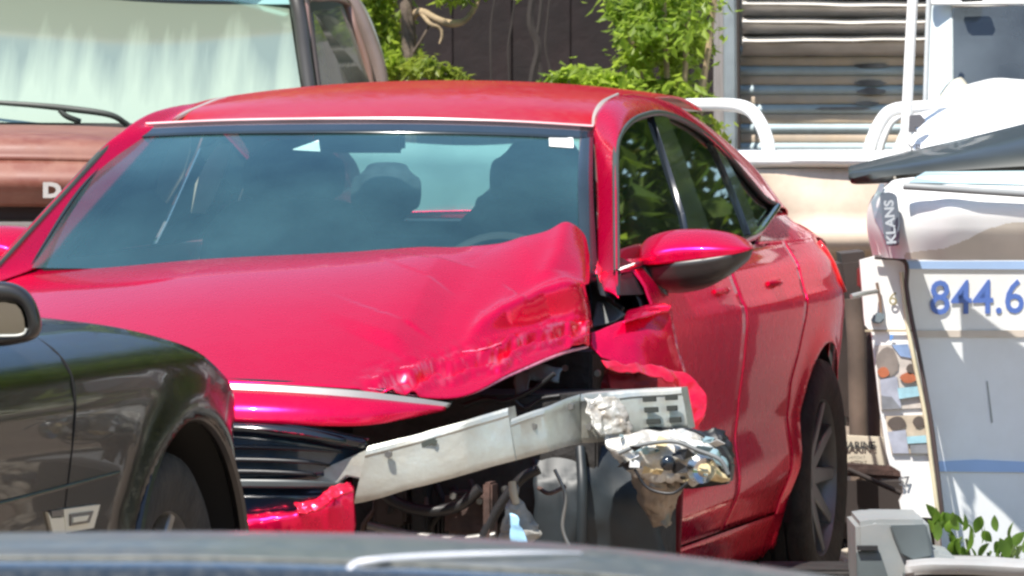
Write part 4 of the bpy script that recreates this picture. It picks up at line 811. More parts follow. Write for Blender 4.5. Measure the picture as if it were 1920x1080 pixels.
# cab: pillars, roof, doors
PB = mat('black_pillar_rubber', (.03, .028, .025), rough=.5)
tube('pillar', [pp(538, -60, 20.95), pp(560, 20, 20.85), pp(572, 110, 20.6), pp(590, 240, 20.3)], .026, PB, t, n=16)
tube('pillar', [pp(560, -60, 21.0), pp(577, 20, 20.9), pp(590, 110, 20.65), pp(606, 240, 20.35)], .012, BRND, t, n=16)
tube('pillar', [pp(-730, -60, 20.95), pp(-750, 110, 20.6), pp(-770, 240, 20.3)], .03, PB, t, n=16)
patch('roof', T([[(-740, -62, 20.9), (-300, -90, 20.7), (200, -90, 20.7), (560, -50, 20.9)], [(-740, -120, 21.6), (-300, -140, 21.6), (200, -140, 21.6), (600, -110, 21.6)], [(-700, -100, 22.4), (-300, -120, 22.4), (200, -120, 22.4), (640, -80, 22.4)]]), BRN, t, nu=20, nv=12, thick=.03)
SG2 = glassmat('dusty_door_glass', (.45, .47, .38), dirt=.35, dirt_haze_col=(.42, .42, .32), ior=1.5, rough=.05)
plate('door_window', [pp(585, 22, 21.0), pp(640, 12, 21.7), pp(660, 60, 21.7), pp(690, 150, 21.7), pp(694, 240, 21.7), pp(604, 240, 20.5)], SG2, t, off=Vector((.004, 0, 0)))
tube('door_frame', [pp(590, 240, 20.5), pp(580, 100, 20.7), pp(573, 6, 20.95), pp(600, -4, 21.3), pp(646, 2, 21.75), pp(664, 50, 21.75), pp(690, 130, 21.75), pp(702, 240, 21.75)], .016, mat('tan_brown_metal', (.22, .13, .10), rough=.4, coat=.3), t, n=50)
tube('cab_side_pillar', [pp(640, -20, 21.9), pp(668, 20, 21.9), pp(694, 80, 21.9), pp(714, 150, 21.9), pp(722, 240, 21.9)], .030, mat('grey_brown_pillar', (.20, .15, .13), rough=.4, coat=.4), t, n=30)
tube('gutter_strip', [pp(655, -20, 21.92), pp(684, 20, 21.95), pp(708, 80, 21.95), pp(724, 150, 21.95), pp(730, 240, 21.95)], .008, mat('pale_bright_strip', (.5, .48, .42), rough=.3, metal=.6), t, n=30)
patch('door', T([[(604, 242, 20.45), (650, 242, 21.1), (728, 242, 21.9)], [(610, 420, 20.4), (660, 420, 21.1), (740, 420, 21.9)], [(600, 700, 20.45), (650, 700, 21.1), (728, 700, 21.9)]]), BRN, t, nu=8, nv=10, thick=.02)
patch('front_fender', T([[(330, 262, 18.8), (460, 255, 19.4), (604, 244, 20.4)], [(345, 420, 18.75), (470, 420, 19.4), (612, 420, 20.4)], [(330, 640, 18.8), (460, 640, 19.4), (604, 640, 20.4)]]), BRN, t, nu=12, nv=12, thick=.02)
patch('cab_back', T([[(-740, 0, 22.4), (640, 0, 22.4)], [(-740, 60, 22.5), (690, 60, 22.4)], [(-740, 700, 22.5), (728, 700, 22.4)]]), mat('cab_lining', (.16, .17, .12), rough=.9), t, nu=4, nv=6, thick=.03)
box('bench_seat', (pp(-80, 300, 21.6)), (1.4, .3, .6), mat('bench_fabric', (.15, .14, .11), rough=.9), t, bevel=.08)
box('dashboard', (pp(-80, 262, 20.5)), (1.7, .5, .12), mat('sun_bleached_dash', (.3, .3, .25), rough=.8), t, bevel=.03)
for sx in (-1, 1):
    for yy in (.55, 3.2): wheel(t, sx*.72-.05, yy, .38, .2, .24, sx)
box('cargo_bed', (0, 5.1, .95), (1.75, 2.2, .55), BRN, t, bevel=.04)
box('underbody', (0, 2.6, .5), (1.3, 4.6, .2), BRND, t)

# ================================================================== slatted camper
t = tag(empty('slatted_camper', (W(1540, 500, 26).x, 26, 0)), 'old camper clad in horizontal ribbed metal strips with dented upper slats', 'camper'); O = t.location.copy()
SID = mat('weathered_siding_metal', (.42, .44, .45), rough=.38, metal=.3, var=.15, nscale=3, bump=.12, bscale=5, dust=((.36, .30, .22), .5, 4))
SIDT = mat('ground_reflection_siding', (.60, .47, .34), rough=.6, var=.2, nscale=3, dust=((.25, .25, .25), .5, 5))  # tan strips paint the ground mirrored by the ribbed metal
SIDG = mat('sky_reflection_siding', (.40, .50, .54), rough=.5, metal=0, var=.15, nscale=3, dust=((.2, .19, .17), .5, 5))  # blue-grey strips paint the sky mirrored by the ribbed metal
v = 88; k = 0; base = {}
s26 = 26/FPX
while v < 1000:
    hgt = 18
    m_ = SIDG if k % 2 == 0 else SIDT; b = base.get(k % 2)
    if b is None:
        z0 = pp(0, v, 26).z; hh = hgt*s26*.96
        g = [[Vector((pp(u, 0, 26).x, -(.016 if k % 2 == 0 else .004)*math.sin(math.pi*q/6)-.004, z0-hh*q/6)) for u in (1388, 1450, 1520, 1600, 1680, 1760, 1840, 1960)] for q in range(7)]
        o = sheet('siding_strip', g, m_, t, thick=.004); base[k % 2] = (o, v)
    else:
        o = b[0].copy(); COL.objects.link(o); o.location = (0, random.uniform(-.003, .003), -(v-b[1])*s26); 
    v += hgt; k += 1
MG = mat('mid_grey_slat', (.50, .47, .46), rough=.5, metal=0, var=.2, nscale=5, dust=((.3, .25, .2), .4, 6))
WSL = mat('lit_slat_lip', (.72, .68, .62), rough=.5, var=.1)  # lighter colour paints the sunlit upper edge of each slat
for k, vv in enumerate((-64, -28, 6, 38, 72)):
    rows = [[(u, vv+3-2.5*math.sin((u-1400)/110+k), 25.80) for u in (1392, 1430, 1500, 1580, 1640, 1700, 1800, 1900)], [(u, vv+1-2*math.sin((u-1400)/110+k), 25.84) for u in (1392, 1430, 1500, 1580, 1640, 1700, 1800, 1900)], [(u, vv-6-1.5*math.sin((u-1400)/110+k), 25.96) for u in (1392, 1430, 1500, 1580, 1640, 1700, 1800, 1900)]]
    patch('lit_slat_edge', T(rows), WSL, t, nu=40, nv=6, thick=.006, disp=lambda p: p+Vector((0, .004*noise.noise(p*6), .005*noise.noise(p*5))))
    rows = [[(u, vv+6-2.5*math.sin((u-1400)/110+k), 25.84) for u in (1392, 1500, 1600, 1700, 1900)], [(u, vv+32, 25.97) for u in (1392, 1500, 1600, 1700, 1900)]]
    patch('slat', T(rows), MG, t, nu=16, nv=4, thick=.004)
plate('camper_wall', [pp(1370, -160, 26.04), pp(2000, -160, 26.04), pp(2000, 1060, 26.04), pp(1370, 1060, 26.04)], MG, t, off=Vector((0, 2.2, 0)))
plate('corner_post', [pp(1356, -160, 25.86), pp(1379, -160, 25.86), pp(1388, 1060, 25.86), pp(1363, 1060, 25.86)], mat('blue_grey_post', (.34, .38, .40), rough=.4, metal=.4, var=.2, nscale=5), t, off=Vector((0, .1, 0)), bevel=.008)
tube('post_edge', [pp(1383, -160, 25.84), pp(1385, 200, 25.84), pp(1392, 1060, 25.84)], .008, BRND, t)
rnd = random.Random(3)
DPM = mat('dark_siding_patch', (.20, .20, .20), rough=.7, var=.4, nscale=8)  # dark irregular patches laid over the strips
for (u0, v0, u1, v1) in ((1480, 92, 1560, 106), (1560, 94, 1690, 104), (1602, 118, 1668, 128), (1602, 150, 1664, 162), (1606, 164, 1660, 178), (1600, 190, 1650, 198), (1520, 200, 1640, 207)):
    pts = []
    for k in range(14):
        a = 2*math.pi*k/14; q = rnd.uniform(.8, 1.1); pts.append(pp((u0+u1)/2+(u1-u0)/2*math.cos(a)*q, (v0+v1)/2+(v1-v0)/2*math.sin(a)*q, 25.975))
    plate('dark_patch', pts, DPM, t, off=Vector((0, .003, 0)))

# ================================================================== white boat on its trailer
t = tag(empty('white_boat', (W(1600, 500, 19.5).x, 19.5, 0)), 'white boat with tan hull, tube rails and tinted windscreen behind the red car', 'boat'); O = t.location.copy()
HULL = mat('tan_hull', (.62, .50, .38), rough=.45, coat=.2, var=.08, nscale=3, dust=((.2, .16, .13), .5, 3))
patch('gunwale', T([[(1368, 283, 20.0), (1450, 283, 19.7), (1560, 284, 19.6), (1700, 286, 19.6), (2100, 290, 19.7)], [(1366, 294, 19.7), (1450, 292, 19.45), (1560, 292, 19.35), (1700, 294, 19.35), (2100, 298, 19.45)], [(1366, 308, 19.68), (1450, 306, 19.42), (1560, 306, 19.32), (1700, 308, 19.32), (2100, 312, 19.42)], [(1372, 318, 19.75), (1450, 316, 19.5), (1560, 315, 19.4), (1700, 317, 19.4), (2100, 322, 19.5)]]), WHT, t, nu=30, nv=14, thick=.01)
patch('hull', T([[(1372, 318, 20.2), (1392, 318, 19.70), (1450, 317, 19.45), (1560, 316, 19.36), (1700, 318, 19.36), (2100, 322, 19.45)], [(1400, 400, 20.2), (1412, 400, 19.66), (1460, 400, 19.42), (1560, 400, 19.33), (1700, 400, 19.33), (2100, 400, 19.42)], [(1440, 470, 20.3), (1450, 470, 19.70), (1490, 474, 19.46), (1570, 478, 19.38), (1700, 478, 19.38), (2100, 478, 19.46)], [(1480, 520, 20.6), (1500, 520, 20.3), (1530, 520, 20.2), (1600, 520, 20.2), (1700, 520, 20.2), (2100, 520, 20.2)]]), HULL, t, nu=30, nv=20, thick=.01)
plate('stern_deck', [pp(1372, 284, 20.2), pp(2100, 286, 20.2), pp(2100, 280, 23), pp(1372, 280, 23)], WHT, t, off=Vector((0, 0, -.02)))
def rail(pts, r=.021): tube('tube_rail', [pp(*a) for a in pts], r, WHT, t, n=50)
rail([(1150, 205, 20.6), (1220, 200, 20.3), (1300, 197, 20.0), (1370, 197, 19.8), (1405, 206, 19.7), (1425, 230, 19.65), (1438, 262, 19.6), (1442, 292, 19.6)], .023)
rail([(1628, 292, 19.6), (1636, 262, 19.6), (1652, 228, 19.6), (1672, 208, 19.6), (1710, 202, 19.6), (1790, 202, 19.6), (1930, 212, 19.6), (2050, 215, 19.6)], .023)
rail([(1648, 292, 19.75), (1656, 262, 19.75), (1670, 232, 19.75), (1690, 216, 19.75)], .012)
tube('pole', [pp(1716, -80, 19.3), pp(1707, 80, 19.3), pp(1702, 180, 19.3), pp(1696, 300, 19.3)], .018, WHT, t, n=10)
tube('pole', [pp(1744, -80, 19.8), pp(1738, 100, 19.8), pp(1732, 290, 19.8)], .009, mat('pale_grey_tube', (.5, .52, .52), rough=.4), t, n=6)
plate('console', [pp(1730, 205, 20.0), pp(1780, 196, 20.0), pp(2100, 190, 20.0), pp(2100, 300, 20.0), pp(1690, 300, 20.0)], WHT, t, off=Vector((0, .7, 0)), bevel=.03)
patch('bow_cover', T([[(1712, 216, 19.55), (1800, 202, 19.5), (1960, 205, 19.5), (2100, 208, 19.5)], [(1705, 260, 19.3), (1800, 240, 19.2), (1960, 235, 19.2), (2100, 235, 19.2)], [(1700, 325, 19.2), (1800, 325, 19.1), (1960, 330, 19.1), (2100, 330, 19.1)]]), WHT, t, nu=20, nv=12, thick=.01)
plate('windscreen_frame', [pp(1748, 0, 20.2), pp(1786, 0, 20.15), pp(1788, 190, 20.0), pp(1735, 196, 20.05)], mat('frosted_pale_panel', (.5, .56, .56), rough=.3, coat=.3), t, off=Vector((0, .03, 0)), bevel=.005)
plate('windscreen', [pp(1786, 14, 20.1), pp(2100, 6, 20.1), pp(2100, 170, 20.0), pp(1788, 160, 20.0)], glassmat('boat_tint_glass', (.10, .13, .15), dirt=.22, dirt_haze_col=(.25, .30, .34), ior=1.6, rough=.08), t, off=Vector((0, .008, 0)))
plate('windscreen_frame', [pp(1740, -22, 20.12), pp(2100, -26, 20.12), pp(2100, 8, 20.1), pp(1742, 10, 20.1)], mat('white_frame', (.74, .74, .7), rough=.35), t, off=Vector((0, .04, 0)), bevel=.006)
plate('canopy_clip', [pp(1795, -12, 20.0), pp(1850, -14, 20.0), pp(1846, 2, 20.0), pp(1802, 4, 20.0)], BLK, t, off=Vector((0, .05, 0)), bevel=.006)
patch('seat_cushion', T([[(1768, 182, 19.9), (1785, 158, 19.95), (1800, 152, 20.0), (1815, 172, 19.95)], [(1765, 198, 19.8), (1785, 196, 19.8), (1800, 195, 19.8), (1820, 196, 19.8)]]), mat('cream_vinyl', (.6, .56, .44), rough=.5), t, nu=12, nv=8, thick=.03)
patch('white_tarp', T([[(1800, 172, 19.9), (1840, 160, 19.9), (1880, 156, 19.9), (1960, 160, 19.9)], [(1795, 208, 19.7), (1840, 206, 19.7), (1880, 205, 19.7), (1960, 208, 19.7)]]), WHT, t, nu=30, nv=10, thick=.02, disp=lambda p: p+Vector((0, 0, .02*noise.noise(p*9))))
DKB = mat('grey_print', (.12, .12, .13), rough=.5)
text('registration_letters', 'YB', .036, DKB, t, Matrix.Translation(pp(1703, 285, 19.14)) @ Matrix.Rotation(R(90), 4, 'X'), bold=.001)
plate('bow_hook', [pp(1706, 216, 19.2), pp(1726, 214, 19.2), pp(1736, 226, 19.2), pp(1726, 238, 19.2), pp(1716, 240, 19.2), pp(1722, 248, 19.2), pp(1704, 248, 19.2)], DKB, t, off=Vector((0, .02, 0)), bevel=.002)
box('keel', (0.3, .7, .75), (1.6, 1.0, .5), mat('dark_hull_bottom', (.035, .028, .025), rough=.7, var=.3), t, bevel=.1)
# outboard / trailer under it
t = tag(empty('boat_trailer', (W(1610, 500, 18.2).x, 18.2, 0)), 'dark rusty boat trailer and motor leg between the red car and the white trailer', 'trailer'); O = t.location.copy()
RST = mat('dark_rust', (.07, .035, .028), rough=.8, var=.4, nscale=6, bump=.3)
plate('motor_leg', [pp(1560, 478, 18.3), pp(1640, 470, 18.3), pp(1650, 560, 18.3), pp(1655, 800, 18.3), pp(1570, 800, 18.3), pp(1575, 600, 18.3)], mat('brown_black_motor', (.045, .032, .026), rough=.55, var=.3, nscale=5), t, off=Vector((0, .35, 0)), bevel=.03)
plate('tail_lamp', [pp(1608, 500, 18.2), pp(1632, 500, 18.2), pp(1632, 540, 18.2), pp(1608, 540, 18.2)], mat('dark_red_lens', (.18, .02, .02), rough=.3), t, off=Vector((0, .05, 0)), bevel=.006)
tube('upright', [pp(1600, 560, 18.15), pp(1606, 640, 18.15), pp(1612, 900, 18.15)], .03, mat('tan_rust', (.14, .10, .075), rough=.7, var=.3), t)
tube('upright', [pp(1636, 600, 18.25), pp(1640, 900, 18.25)], .02, RST, t)
plate('sign_plate', [pp(1588, 816, 17.9), pp(1660, 820, 17.9), pp(1664, 874, 17.9), pp(1588, 868, 17.9)], mat('yellowed_plate', (.55, .50, .40), rough=.5, var=.1), t, off=Vector((0, .02, 0)), bevel=.002)
text('sign_letters', 'MARINE', .030, mat('black_print', (.05, .05, .05), rough=.5), t, Matrix.Translation(pp(1575, 841, 17.892)) @ Matrix.Rotation(R(90), 4, 'X'), bold=.0012, sx=1.0, extrude=.0005)
text('sign_letters', 'HITCH 7', .013, mat('black_print', (.05, .05, .05)), t, Matrix.Translation(pp(1592, 861, 17.892)) @ Matrix.Rotation(R(90), 4, 'X'), extrude=.0005)
plate('cross_member', [pp(1540, 868, 18.0), pp(1700, 876, 18.0), pp(1700, 900, 18.0), pp(1540, 890, 18.0)], RST, t, off=Vector((0, .1, 0)), bevel=.01)
tube('tie_rod', [pp(1590, 880, 17.8), pp(1690, 925, 17.8)], .008, BRND, t)
plate('skid_board', [pp(1560, 900, 18.2), pp(1760, 905, 18.2), pp(1760, 1010, 18.2), pp(1560, 1010, 18.2)], BRND, t, off=Vector((0, 1.2, 0)))
wheel(t, .45, .3, .30, .17, .18, 1); wheel(t, -.12, 1.0, .30, .17, .18, -1)

# ================================================================== white printed work trailer at right
VY = 15.6
t = tag(empty('printed_work_trailer', (W(1860, 500, VY).x, VY, 0)), 'white work trailer with blue telephone number, photo strip and open black hatch', 'trailer'); O = t.location.copy()
SIDE = mat('white_grey_side', (.80, .82, .83), rough=.4, coat=.2, var=.04, nscale=3, dust=((.55, .5, .44), .25, 4))
def vy(u): return VY+(u-1760)*.0006
def vpl(name, px, m, dy=0, d=.01, bevel=0): return plate(name, [pp(u, v, vy(u)+dy) for u, v in px], m, t, off=Vector((0, d, 0)), bevel=bevel)
vpl('side_panel', [(1694, 488), (2150, 488), (2150, 1120), (1776, 1120), (1762, 985), (1752, 880), (1742, 780), (1724, 690), (1714, 620), (1700, 560)], SIDE, d=.05)
BLU = mat('pale_blue_stripe', (.36, .52, .80), rough=.45, var=.05)
vpl('stripe', [(1697, 490), (2150, 490), (2150, 506), (1699, 504)], BLU, -.006, .004)
vpl('stripe', [(1753, 866), (1830, 862), (1920, 866), (2150, 866), (2150, 888), (1756, 884)], BLU, -.006, .004)
vpl('stripe', [(1714, 620), (2150, 618), (2150, 632), (1717, 632)], mat('pale_tan_stripe', (.66, .58, .50), rough=.5), -.006, .003)
vpl('panel_seam', [(1850, 715), (1852, 714), (1862, 792), (1859, 793)], mat('grey_line', (.38, .4, .4), rough=.5), -.004, .003)
text('phone_number', '844.6', .128, mat('blue_lettering', (.09, .17, .50), rough=.45, var=.02), t, Matrix.Translation(pp(1742, 589, vy(1742)-.006)) @ Matrix.Rotation(math.atan(.0006/(15.6/FPX)), 4, 'Z') @ Matrix.Rotation(R(90), 4, 'X'), bold=.0008, sx=1.01, extrude=.0006)
# upper bulged body
TANW = mat('tan_wave', (.62, .56, .47), rough=.4, coat=.3)  # second body colour, tan below a wavy line
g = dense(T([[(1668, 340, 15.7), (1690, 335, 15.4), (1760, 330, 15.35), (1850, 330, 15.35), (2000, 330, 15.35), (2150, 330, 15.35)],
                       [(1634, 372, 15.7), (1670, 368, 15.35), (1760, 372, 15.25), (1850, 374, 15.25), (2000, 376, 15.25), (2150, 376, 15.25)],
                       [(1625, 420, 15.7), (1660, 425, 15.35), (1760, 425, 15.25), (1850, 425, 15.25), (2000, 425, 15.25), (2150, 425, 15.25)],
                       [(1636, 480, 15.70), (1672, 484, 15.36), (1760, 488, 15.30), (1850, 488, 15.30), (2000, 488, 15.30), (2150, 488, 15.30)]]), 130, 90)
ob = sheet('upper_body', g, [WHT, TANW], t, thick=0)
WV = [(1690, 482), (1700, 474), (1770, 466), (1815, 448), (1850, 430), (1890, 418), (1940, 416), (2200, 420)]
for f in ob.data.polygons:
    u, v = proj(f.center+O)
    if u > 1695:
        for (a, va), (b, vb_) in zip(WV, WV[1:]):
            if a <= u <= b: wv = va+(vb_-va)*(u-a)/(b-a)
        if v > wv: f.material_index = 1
plate('glass_strip', [pp(1735, 322, 15.42), pp(2150, 318, 15.42), pp(2150, 352, 15.3), pp(1700, 342, 15.3)], mat('pale_cyan_glass', (.52, .68, .66), rough=.12, coat=1), t, off=Vector((0, .02, 0)))
tube('rubber_strip', [pp(1694, 349, 15.24), pp(1760, 353, 15.22), pp(1850, 359, 15.22), pp(1960, 366, 15.22), pp(2150, 374, 15.22)], .010, mat('grey_rubber_strip', (.25, .26, .26), rough=.5), t, n=20)
plate('badge_panel', [pp(1650, 362, 15.30), pp(1670, 360, 15.26), pp(1682, 366, 15.25), pp(1688, 420, 15.24), pp(1686, 460, 15.25), pp(1664, 462, 15.28), pp(1656, 440, 15.28)], mat('slate_badge', (.14, .17, .20), rough=.4, coat=.4), t, off=Vector((0, .02, 0)), bevel=.003)
Mb = Matrix.Translation(pp(1680, 457, 15.225)) @ Matrix.Rotation(R(90), 4, 'X') @ Matrix.Rotation(R(94), 4, 'Z')
text('badge_letters', 'KLANS', .034, mat('white_print', (.42, .45, .47), rough=.4), t, Mb, bold=.001, sx=1.1)
plate('blue_side_strip', [pp(1634, 380, 15.62), pp(1650, 345, 15.62), pp(1658, 345, 15.5), pp(1652, 380, 15.34), pp(1656, 440, 15.33), pp(1640, 410, 15.45)], mat('pale_blue_panel', (.42, .55, .64), rough=.3, coat=.5), t, off=Vector((0, .02, 0)))
# black hatch
HB = mat('black_hatch', (.035, .040, .035), rough=.4, coat=.2, var=.2)
patch('hatch', T([[(1594, 318, 16.3), (1680, 296, 16.3), (1800, 268, 16.3), (1930, 236, 16.3), (2150, 180, 16.3)], [(1592, 328, 15.75), (1680, 312, 15.75), (1800, 292, 15.75), (1930, 270, 15.75), (2150, 230, 15.75)], [(1600, 338, 15.7), (1680, 332, 15.62), (1760, 326, 15.62), (1930, 318, 15.62), (2150, 316, 15.62)], [(1640, 338, 15.9), (1700, 334, 15.9), (1760, 324, 15.9), (1930, 322, 15.9), (2150, 322, 15.9)]]), HB, t, nu=30, nv=16, thick=.02)
tube('hatch_strap', [pp(1668, 300, 16.1), pp(1672, 316, 15.72), pp(1678, 334, 15.60)], .004, CREAM, t)
# photo strip (flat print on the rear edge), leaning with the body
PW = mat('print_white', (.82, .82, .80), rough=.35, coat=.3)
def sp(u, v, dy=0): return pp(u, v, 15.50+dy)
def spl(name, px, m, dy=0, d=.006): return plate(name, [sp(u, v, dy) for u, v in px], m, t, off=Vector((0, d, 0)))
spl('print_strip', [(1612, 488), (1640, 480), (1696, 492), (1702, 560), (1714, 620), (1726, 700), (1742, 780), (1752, 870), (1766, 972), (1692, 968), (1686, 940), (1694, 925), (1688, 884), (1668, 872), (1662, 850), (1650, 770), (1642, 700), (1634, 624), (1622, 610), (1620, 596), (1616, 540)], PW, 0, .03)
DK = mat('dark_edge_trim', (.07, .05, .05), rough=.5)
tube('edge_trim', [sp(1640, 482, -.02), sp(1696, 490, -.02), sp(1700, 540, -.02), sp(1710, 600, -.02), sp(1722, 660, -.02), sp(1744, 780, -.02), sp(1756, 868, -.02), sp(1768, 972, -.02)], .006, DK, t, n=60)
tube('edge_trim', [sp(1690, 510, -.014), sp(1700, 600, -.014), sp(1715, 680, -.014), sp(1735, 780, -.014), sp(1748, 880, -.014), sp(1760, 970, -.014)], .006, mat('cream_edge', (.66, .60, .42), rough=.5), t, n=50)
def pr(nm, c): return mat(nm, c, rough=.35, coat=.3, var=.15, nscale=30)
def P(px, nm, c, dy=-.006):
    if nm in ('print_orange', 'print_dark', 'print_grey_brown'):
        us = [q[0] for q in px]; vs = [q[1] for q in px]; cu_, cv_, ru, rv = sum(us)/len(us), sum(vs)/len(vs), (max(us)-min(us))/2, (max(vs)-min(vs))/2
        px = [(cu_+ru*math.cos(a*.5236)*(1+.12*math.sin(a*2.2)), cv_+rv*math.sin(a*.5236)) for a in range(12)]
    spl('printed_picture', px, pr(nm, c), dy, .004)
P([(1640, 648), (1702, 645), (1728, 765), (1652, 768)], 'print_sky_tan', (.55, .5, .45))
P([(1672, 647), (1702, 645), (1712, 672), (1688, 668)], 'print_blue', (.22, .32, .52), -.010)
P([(1640, 650), (1658, 650), (1676, 680), (1682, 706), (1668, 708), (1660, 680)], 'print_grey_brown', (.22, .19, .17), -.010)
P([(1646, 690), (1664, 688), (1668, 706), (1648, 708)], 'print_orange', (.42, .13, .06), -.014)
P([(1688, 702), (1714, 698), (1718, 718), (1692, 716)], 'print_orange', (.42, .13, .06), -.014)
P([(1700, 686), (1710, 682), (1716, 698), (1704, 702)], 'print_dark', (.10, .08, .07), -.014)
P([(1650, 712), (1682, 706), (1690, 765), (1652, 740)], 'print_lavender', (.36, .38, .45), -.012)
P([(1683, 728), (1724, 724), (1727, 742), (1686, 748)], 'print_cyan', (.34, .58, .66), -.016)
P([(1652, 742), (1672, 744), (1690, 766), (1654, 768)], 'print_dark_grey', (.20, .21, .23), -.014)
P([(1660, 780), (1732, 778), (1742, 850), (1672, 850)], 'print_beige', (.50, .42, .32))
P([(1664, 784), (1694, 780), (1698, 804), (1672, 806)], 'print_dark', (.10, .08, .07), -.010)
P([(1712, 782), (1730, 780), (1734, 800), (1716, 802)], 'print_dark', (.10, .08, .07), -.010)
P([(1664, 810), (1698, 806), (1704, 850), (1674, 850)], 'print_lavender', (.36, .38, .45), -.010)
P([(1700, 819), (1738, 816), (1740, 830), (1702, 832)], 'print_cyan', (.34, .58, .66), -.014)
P([(1706, 834), (1740, 832), (1742, 850), (1708, 850)], 'print_dark_grey', (.20, .21, .23), -.012)
plate('seam', [sp(1622, 618, -.012), sp(1712, 618, -.012), sp(1712, 622, -.012), sp(1622, 622, -.012)], mat('tan_seam', (.4, .33, .22), rough=.6), t, off=Vector((0, .004, 0)))
plate('latch', [sp(1632, 604, -.03), sp(1640, 588, -.03), sp(1656, 586, -.03), sp(1660, 598, -.03), sp(1650, 608, -.03)], mat('slate_latch', (.16, .2, .22), rough=.4), t, off=Vector((0, .03, 0)), bevel=.004)
tube('handle', [sp(1596, 556, -.10), sp(1615, 551, -.08), sp(1644, 546, -.02)], [.007, .007, .006], mat('pale_metal_handle', (.55, .55, .52), rough=.3, metal=.6), t, n=10)
tube('hinge_pin', [sp(1644, 530, -.02), sp(1650, 560, -.02), sp(1652, 590, -.02)], .004, mat('brown_pin', (.2, .13, .09), rough=.6), t)
text('print_letters', 'S7', .030, DKB, t, Matrix.Translation(sp(1686, 910, -.012)) @ Matrix.Rotation(R(90), 4, 'X') @ Matrix.Rotation(R(6), 4, 'Z'), bold=.0008)
text('print_letters', 'F', .022, mat('blue_print', (.1, .3, .7), rough=.4), t, Matrix.Translation(sp(1668, 639, -.012)) @ Matrix.Rotation(R(90), 4, 'X'), bold=.0008)
text('print_letters', '6', .05, mat('olive_print', (.3, .26, .14), rough=.4), t, Matrix.Translation(sp(1664, 570, -.012)) @ Matrix.Rotation(R(90), 4, 'X') @ Matrix.Rotation(R(-10), 4, 'Z'))
plate('body_core', [pp(1716, 500, 15.75), pp(2140, 500, 15.75), pp(2140, 1125, 15.75), pp(1786, 1125, 15.75)], WHT, t, off=Vector((.1, 2.6, 0)))
plate('body_core', [pp(1690, 345, 15.8), pp(2140, 345, 15.8), pp(2140, 500, 15.8), pp(1700, 500, 15.8)], WHT, t, off=Vector((.1, 2.6, 0)))
wheel(t, .32, 1.6, .30, .17, .2, 1); wheel(t, -.0, 1.6, .30, .17, .2, -1)
# grey moulded step in front
t = tag(empty('moulded_step', (W(1760, 1000, 15.0).x, 15.0, 0)), 'grey and white moulded plastic step at the foot of the printed trailer', 'step'); O = t.location.copy()
GP = mat('pale_grey_moulding', (.22, .245, .25), rough=.5, var=.1, nscale=5, dust=((.3, .27, .24), .4, 9))
GP2 = mat('slate_moulding', (.09, .11, .115), rough=.5, var=.15)
plate('step_body', [pp(1604, 980, 14.9), pp(1640, 974, 14.9), pp(1740, 975, 14.9), pp(1752, 1040, 14.9), pp(1800, 1048, 14.9), pp(1800, 1260, 14.9), pp(1612, 1260, 14.9)], GP, t, off=Vector((0, .4, 0)), bevel=.012)
plate('step_inset', [pp(1668, 986, 14.88), pp(1738, 984, 14.88), pp(1748, 1044, 14.88), pp(1712, 1052, 14.88), pp(1690, 1040, 14.88)], GP2, t, off=Vector((0, .03, 0)), bevel=.004)
plate('step_inset', [pp(1606, 1034, 14.885), pp(1650, 1034, 14.885), pp(1668, 1090, 14.885), pp(1672, 1260, 14.885), pp(1612, 1260, 14.885)], GP2, t, off=Vector((0, .03, 0)), bevel=.004)
plate('step_slot', [pp(1608, 1024, 14.87), pp(1646, 1024, 14.87), pp(1646, 1032, 14.87), pp(1608, 1032, 14.87)], BLK, t, off=Vector((0, .03, 0)))
patch('step_tread', T([[(1700, 1052, 15.3), (1760, 1048, 15.3), (1850, 1050, 15.3), (2000, 1054, 15.3)], [(1700, 1060, 14.75), (1760, 1058, 14.7), (1850, 1060, 14.7), (2000, 1064, 14.7)], [(1700, 1080, 14.7), (1760, 1076, 14.66), (1850, 1078, 14.66), (2000, 1082, 14.66)]]), mat('worn_pale_tread', (.36, .37, .37), rough=.6, dust=((.25, .22, .2), .5, 14)), t, nu=20, nv=10, thick=.02, disp=lambda p: p+Vector((0, 0, .006*noise.noise(p*8))))
plate('step_base', [pp(1700, 1082, 14.75), pp(2000, 1086, 14.75), pp(2000, 1260, 14.75), pp(1700, 1260, 14.75)], GP2, t, off=Vector((0, .5, 0)))
